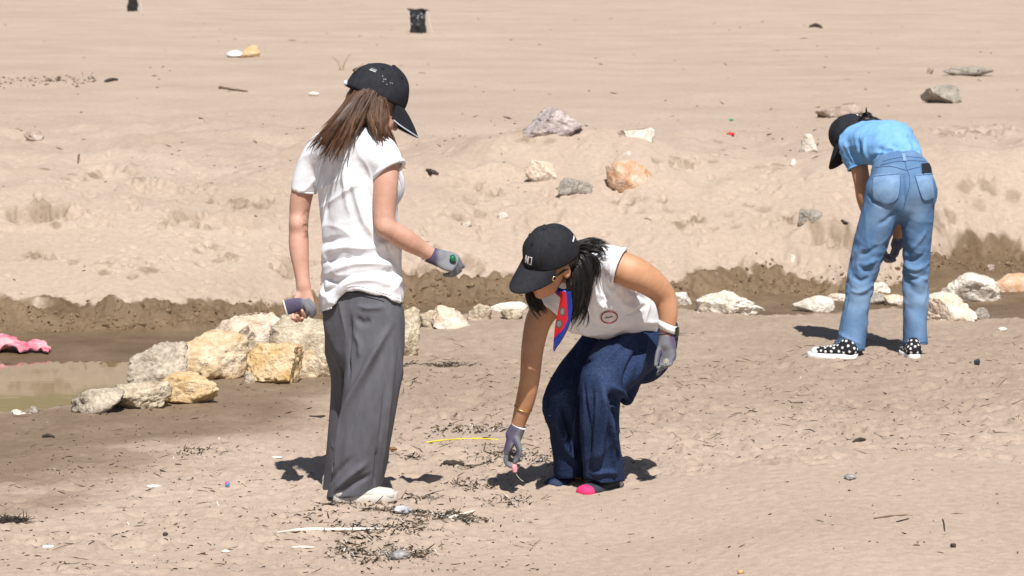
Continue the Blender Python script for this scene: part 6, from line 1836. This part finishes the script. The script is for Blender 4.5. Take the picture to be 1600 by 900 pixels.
# pink cloth by the pool
def pink_cloth():
    n, m = 60, 24
    c0 = ground(-28, 548); c1 = ground(78, 552)
    V = []
    for i in range(n):
        for j in range(m):
            u = i / (n - 1); v = j / (m - 1)
            wv = 0.42 * (1 - 0.65 * u ** 2) * (0.9 + 0.25 * float(noise2(u * 3.3, 0.5)))
            x = c0[0] + (c1[0] - c0[0]) * u; y = c0[1] + (c1[1] - c0[1]) * u + (v - 0.35) * wv + 0.06 * float(noise2(u * 4.1, 3.3))
            V.append((x, y, 0))
    V = np.array(V)
    bulge = 0.05 * np.abs(fbm2(V[:, 0] * 5, V[:, 1] * 9, 3)) + 0.03 * np.sin(np.tile(np.linspace(0, 1, m), n) * np.pi) * (1 - np.repeat(np.linspace(0, 1, n), m)) + 0.018
    V[:, 2] = np.maximum(hgt(V[:, 0], V[:, 1]), ZW) + bulge
    i = np.arange(n * m).reshape(n, m)
    F = np.stack([i[:-1, :-1], i[1:, :-1], i[1:, 1:], i[:-1, 1:]], -1).reshape(-1, 4)
    V2 = np.concatenate([V, V - np.array([0, 0, .006])]); F2 = np.concatenate([F, F[:, ::-1] + len(V)])
    tag(obj('pink_cloth', mesh_np('pink_cloth', V2, F2), M_PKC), 'wet pink cloth lying on the mud beside the pool', 'cloth')
pink_cloth()
# seaweed tuft, grass tuft
def tuft(name, label, px, py, w, h, n, mat, cat, seed, up=0.6, rad=.002):
    g = ground(px, py); s = ppm(g[1]); r = np.random.RandomState(seed); parts = []
    for k in range(n):
        a = r.uniform(0, 2 * np.pi); q = r.rand() ** .5
        c = g + np.array([math.cos(a) * q * w / s / 2, math.sin(a) * q * w / s / 2 * .6, 0.0])
        d = np.array([r.normal(), r.normal() * .6, abs(r.normal()) * up + .1]) * h / s * .8
        c[2] = float(hgt(c[0], c[1])) - .004
        parts.append(tube([c, c + d * .5 + r.normal(size=3) * .006, c + d * np.array([1, 1, .7])], [rad, rad, rad * .4], 4, sub=2))
    V, F = joinm(parts)
    return tag(obj(name, mesh_np(name, V, F), mat), label, cat)
tuft('seaweed_tuft', 'matted dark seaweed tuft at the left edge', 14, 816, 58, 16, 260, M_DARKW, 'seaweed', 2)
tuft('grass_tuft', 'thin dry grass tuft behind the standing woman\'s cap', 535, 110, 10, 20, 6, pmat('dry_grass', (.22, .22, .08), (.35, .30, .14), scale=30), 'grass', 3, 2.0, .003)
tuft('dry_weed', 'branching dry seaweed behind the reaching arm', 703, 572, 60, 14, 60, M_DARKW, 'seaweed', 4, .5)
tuft('dry_weed_sprig', 'dry sprig beside the pitted block', 640, 570, 36, 10, 30, M_DARKW, 'seaweed', 5, .4)
# bin bags hung between sticks, far up the beach
def bin_bag(label, x0, x1, ytop, ybase, seed, poles):
    gm = ground((x0 + x1) / 2, ybase); d = gm[1]; s = ppm(d)
    w = (x1 - x0) / s; h = (ybase - ytop) / s
    root = empty('bin_bag', (gm[0], d, gm[2]))
    tag(root, label, 'bag', 'bin bags hung up along the far beach')
    n, m = 40, 26; V = []
    r = np.random.RandomState(seed)
    for j in range(m):
        t = j / (m - 1)
        for i in range(n):
            a = 2 * math.pi * i / n
            prof = 1.02 - 0.22 * math.sin(t * math.pi) * (1 - .3 * t) + 0.10 * (t > .93)
            rx = w / 2 * prof * (1.0 if t < .9 else 1.0 + (t - .9) * 1.2); ry = w * .20 * (0.5 + .6 * math.sin(min(t, .85) * 2.6)) * (1 - .85 * sstep(.6, 1, t))
            V.append((rx * np.sign(math.cos(a)) * abs(math.cos(a)) ** .75, ry * math.sin(a), 0.01 + h * t))
    V = np.array(V); V += (fbm3(V * np.array([9, 9, 5]) + seed, 3) * .05)[:, None] * np.array([.7, 1.4, .4])
    i = np.arange(n * m).reshape(m, n); jn = np.roll(i, -1, 1)
    F = np.stack([i[:-1], jn[:-1], jn[1:], i[1:]], -1).reshape(-1, 4).tolist() + [list(range(n))[::-1], [(m - 1) * n + q for q in range(n)]]
    me = polymesh('sack', V, F); obj('sack', me, M_BLK, root)
    for (a, b, e, f) in poles:
        A = np.array([(a - (x0 + x1) / 2) / s, .02, (ybase - b) / s]); B = np.array([(e - (x0 + x1) / 2) / s, .05, (ybase - f) / s])
        V2, F2 = tube([A, (A + B) / 2, B], .010, 6); obj('pole', mesh_np('pole', V2, F2), M_PALE if abs(f - b) > 15 else M_DARKW, root)
bin_bag('black bin bag hung on sticks, wholly in view on the far beach', 640, 666, 15, 52, 3, [(636, 14, 671, 17), (641, 52, 638, 14), (668, 17, 675, 54)])
bin_bag('black bin bag cut by the top edge of the view', 199, 216, -14, 18, 6, [(196, -14, 219, -13), (218, -13, 221, 20)])
